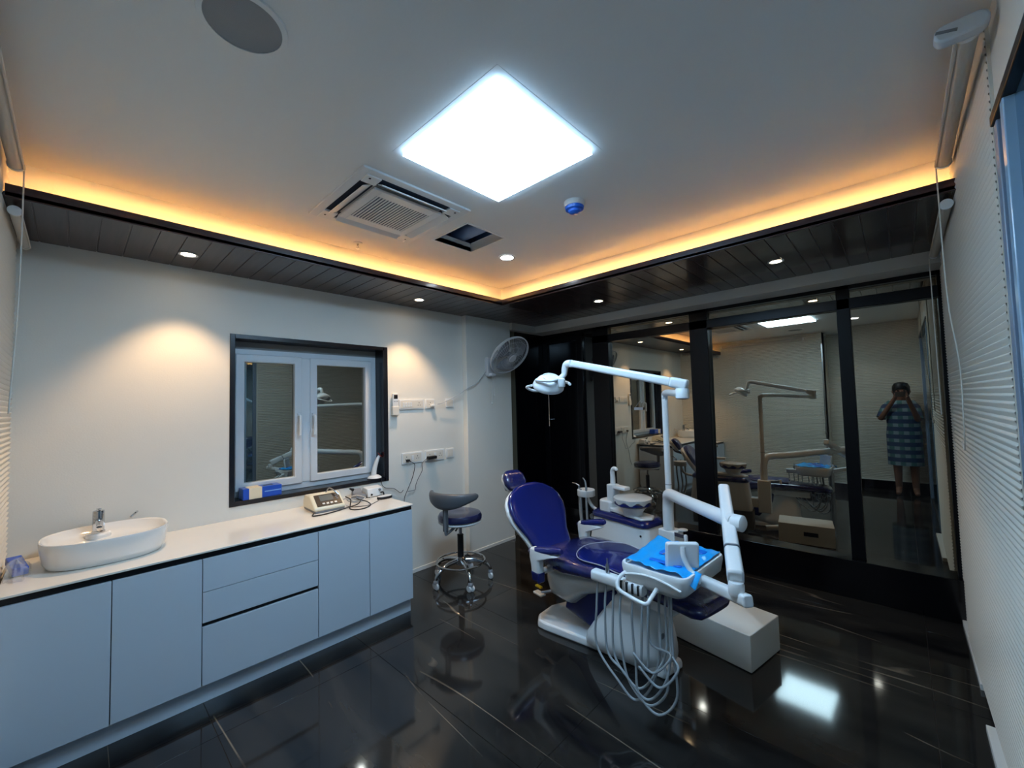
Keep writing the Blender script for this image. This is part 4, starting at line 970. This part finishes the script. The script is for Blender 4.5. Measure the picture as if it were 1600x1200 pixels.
blind('roller_blind', 'rolled up blind tube high on the ridged right wall above the cove', (W-.035, -2.17, 2.525), (W-.035, -1.26, 2.525), .024, 'roller blinds', [(W-.058, -1.25, 2.51), (W-.056, -1.25, 2.1), (W-.05, -1.24, 1.86), (W-.03, -1.235, 1.6), (W-.03, -1.2, 1.3), (W-.025, -1.1, 1.22), (W-.025, -1.0, 1.25)])
rb = blind('roller_blind', 'rolled up blind tube under the right soffit beside the ridged wall', (W-.03, -1.18, ZS-.045), (W-.03, -.24, ZS-.045), .02, 'roller blinds', [(W-.052, -.225, ZS-.06), (W-.05, -.225, 1.9), (W-.048, -.225, 1.35)])
bk = thing('blind_bracket', 'pale grey curved blind bracket at the top right corner', 'bracket', (W-.05, -2.22, 2.525))
MB().rings([[(a, y, c) for a, c in rounded(.11, .05, .022, 4)] for y in (0, .04)]).build('bracket_body', upvc, bk, .006)
MB().box((-.03, -.002, .0), (.045, .006, .006), (0, .3, 0)).build('bracket_rib', grey_plastic, bk)
blind('roller_blind', 'rolled up blind tube on the back wall above the left cove', (1.9, YB+.03, 2.525), (.64, YB+.03, 2.525), .022, 'roller blinds', [(.625, YB+.052, 2.51), (.62, YB+.05, 2.2), (.62, YB+.045, 1.9), (.62, YB+.03, 1.5)])
blind('roller_blind', 'rolled up blind tube under the left soffit on the back wall', (.56, YB+.026, ZS-.045), (.06, YB+.026, ZS-.045), .018, 'roller blinds', None)

# ------------------------------------------------------------------ person holding the phone (seen only as a reflection)
pe = thing('person', 'person in a green and blue checked tunic holding up a phone, reflected in the glass', 'person', (3.25, -4.24, 0))
def check_mat():
    M = mat('checked_cloth', (60, 90, 96), .8); nt = M.node_tree; N = nt.nodes.new; L = nt.links.new; b = nt.nodes['Principled BSDF']
    tc = N('ShaderNodeTexCoord'); sx = N('ShaderNodeSeparateXYZ'); L(tc.outputs['Object'], sx.inputs[0])
    def band(out, f, th):
        m1 = N('ShaderNodeMath'); m1.operation = 'MULTIPLY'; m1.inputs[1].default_value = f; L(out, m1.inputs[0])
        m2 = N('ShaderNodeMath'); m2.operation = 'FRACT'; L(m1.outputs[0], m2.inputs[0])
        m3 = N('ShaderNodeMath'); m3.operation = 'GREATER_THAN'; m3.inputs[1].default_value = th; L(m2.outputs[0], m3.inputs[0]); return m3.outputs[0]
    a, c = band(sx.outputs[0], 9, .5), band(sx.outputs[2], 9, .45)
    m1 = N('ShaderNodeMix'); m1.data_type = 'RGBA'; L(a, m1.inputs[0]); m1.inputs[6].default_value = (*lin((120, 138, 144)), 1); m1.inputs[7].default_value = (*lin((66, 104, 104)), 1)
    m2 = N('ShaderNodeMix'); m2.data_type = 'RGBA'; L(c, m2.inputs[0]); L(m1.outputs[2], m2.inputs[6]); m2.inputs[7].default_value = (*lin((48, 62, 92)), 1)
    L(m2.outputs[2], b.inputs['Base Color']); return M
cloth = check_mat()
# body: one skinned figure
ph = CAM - F_*.012
def P_(w): return Vector(w)-Vector((3.25, -4.24, 0))
hand_l = P_(ph - R_*.085 - U_*.02 - F_*.012); hand_r = P_(ph + R_*.075 - U_*.02 - F_*.012)
jo = {'pelvis': ((0, 0, .86), .13), 'waist': ((0, 0, 1.0), .12), 'chest': ((0, 0, 1.2), .125), 'neck': ((0, .0, 1.36), .052), 'head0': ((0, .015, 1.44), .07), 'head1': ((0, .02, 1.53), .085), 'head2': ((0, .012, 1.60), .055),
      'hipL': ((-.09, 0, .80), .09), 'kneeL': ((-.09, .015, .45), .058), 'ankL': ((-.09, -.01, .09), .038), 'toeL': ((-.10, .13, .03), .03), 'hipR': ((.09, 0, .80), .09), 'kneeR': ((.09, .015, .45), .058), 'ankR': ((.09, -.01, .09), .038), 'toeR': ((.10, .13, .03), .03),
      'shL': ((-.165, 0, 1.30), .052), 'elL': ((-.25, .09, 1.10), .04), 'wrL': (tuple(hand_l - Vector((.01, .03, .05))), .026), 'haL': (tuple(hand_l), .024),
      'shR': ((.13, 0, 1.30), .052), 'elR': ((.165, .09, 1.08), .04), 'wrR': (tuple(hand_r - Vector((-.005, .035, .05))), .026), 'haR': (tuple(hand_r), .024)}
names_ = list(jo); idx = {k: i for i, k in enumerate(names_)}
ed_ = [('pelvis', 'waist'), ('waist', 'chest'), ('chest', 'neck'), ('neck', 'head0'), ('head0', 'head1'), ('head1', 'head2'), ('pelvis', 'hipL'), ('hipL', 'kneeL'), ('kneeL', 'ankL'), ('ankL', 'toeL'), ('pelvis', 'hipR'), ('hipR', 'kneeR'), ('kneeR', 'ankR'), ('ankR', 'toeR'), ('chest', 'shL'), ('shL', 'elL'), ('elL', 'wrL'), ('wrL', 'haL'), ('chest', 'shR'), ('shR', 'elR'), ('elR', 'wrR'), ('wrR', 'haR')]
for sd, hnd, sgn in (('L', hand_l, 1), ('R', hand_r, -1)):
    for k in range(4):
        b0 = hnd + Vector((0, 0, .02-.017*k)); d1 = P_(CAM) - hnd
        f1 = b0 + P_(CAM + R_*0 - U_*0)*0 + (R_*(-.006*sgn) - F_*.004)
        f2 = f1 + F_*.022 + R_*(.006*sgn)
        for nm, q, r in ((f'f{sd}{k}a', f1 + F_*.01, .0085), (f'f{sd}{k}b', f2, .008)):
            jo[nm] = (tuple(q), r); idx[nm] = len(idx); names_.append(nm)
        ed_ += [(f'ha{sd}', f'f{sd}{k}a'), (f'f{sd}{k}a', f'f{sd}{k}b')]
    nm = f't{sd}'; jo[nm] = (tuple(hnd + R_*(.035*sgn) - F_*.018 + Vector((0, 0, .01))), .009); idx[nm] = len(idx); names_.append(nm); ed_.append((f'ha{sd}', nm))
me = bpy.data.meshes.new('body'); me.from_pydata([jo[k][0] for k in names_], [(idx[a], idx[c]) for a, c in ed_], []); me.update(); me.materials.append(skin_m)
bo = bpy.data.objects.new('body', me); COL.objects.link(bo); bo.parent = pe
sk_ = bo.modifiers.new('skin', 'SKIN'); 
for i, k in enumerate(names_):
    r = jo[k][1]; me.skin_vertices[0].data[i].radius = (r, r); me.skin_vertices[0].data[i].use_root = (k == 'pelvis')
bo.modifiers.new('sub', 'SUBSURF').render_levels = 2
# tunic, hair, face details
def oval(w, d, z, y0=0., n=24, x0=0.): return [(x0+w*math.cos(2*PI*k/n), y0+d*math.sin(2*PI*k/n), z) for k in range(n)]
MB().rings([oval(.195, .15, .44), oval(.195, .15, .70), oval(.195, .15, .88), oval(.18, .145, 1.02), oval(.19, .15, 1.20), oval(.185, .13, 1.30, x0=-.01), oval(.12, .09, 1.37, x0=-.01), oval(.07, .07, 1.385)], cap0=False, cap1=False).build('tunic', cloth, pe)
for s0, s1 in (('shL', 'elL'), ('shR', 'elR')):
    a, c = Vector(jo[s0][0]), Vector(jo[s1][0]); MB().tube([a.lerp(c, -.25)-Vector((math.copysign(.03, a.x), 0, 0)), a.lerp(c, .1), a.lerp(c, .5), a.lerp(c, .85)], [.05, .062, .062, .058], 14).build('sleeve', cloth, pe)
MB().rings([oval(.03, .03, 1.655, -.005), oval(.075, .085, 1.635, -.005), oval(.098, .108, 1.585, -.008), oval(.1, .1, 1.53, -.018), oval(.09, .075, 1.47, -.035), oval(.06, .04, 1.42, -.045)]).build('hair', hair_m, pe)
for q in (-1, 1):
    MB().lathe([(.001, -.011), (.008, -.008), (.011, 0), (.008, .008), (.001, .011)], 10, (q*.032, .098, 1.525)).build('eye', mat('eye', (30, 24, 22), .2), pe)
    MB().lathe([(.001, -.03), (.014, -.015), (.016, .01), (.001, .028)], 10, (q*.088, .0, 1.515)).build('ear', skin_m, pe)
MB().tube([(0, .098, 1.53), (0, .117, 1.495), (0, .104, 1.485)], [.008, .012], 8).build('nose', skin_m, pe)
MB().box((0, .093, 1.455), (.045, .012, .01)).build('mouth', mat('lips', (120, 66, 60), .5), pe, .004)
pp = thing('phone', 'dark phone held up by the person reflected in the glass', 'phone', ph - F_*.004)
PM = Matrix((R_, U_, F_)).transposed().to_euler()
pp.rotation_euler = PM
MB().prism(rounded(.15, .072, .01), 'z', -.004, .004).build('phone_body', dark_plastic, pp, .002, loc=(-.01, -.015, 0))
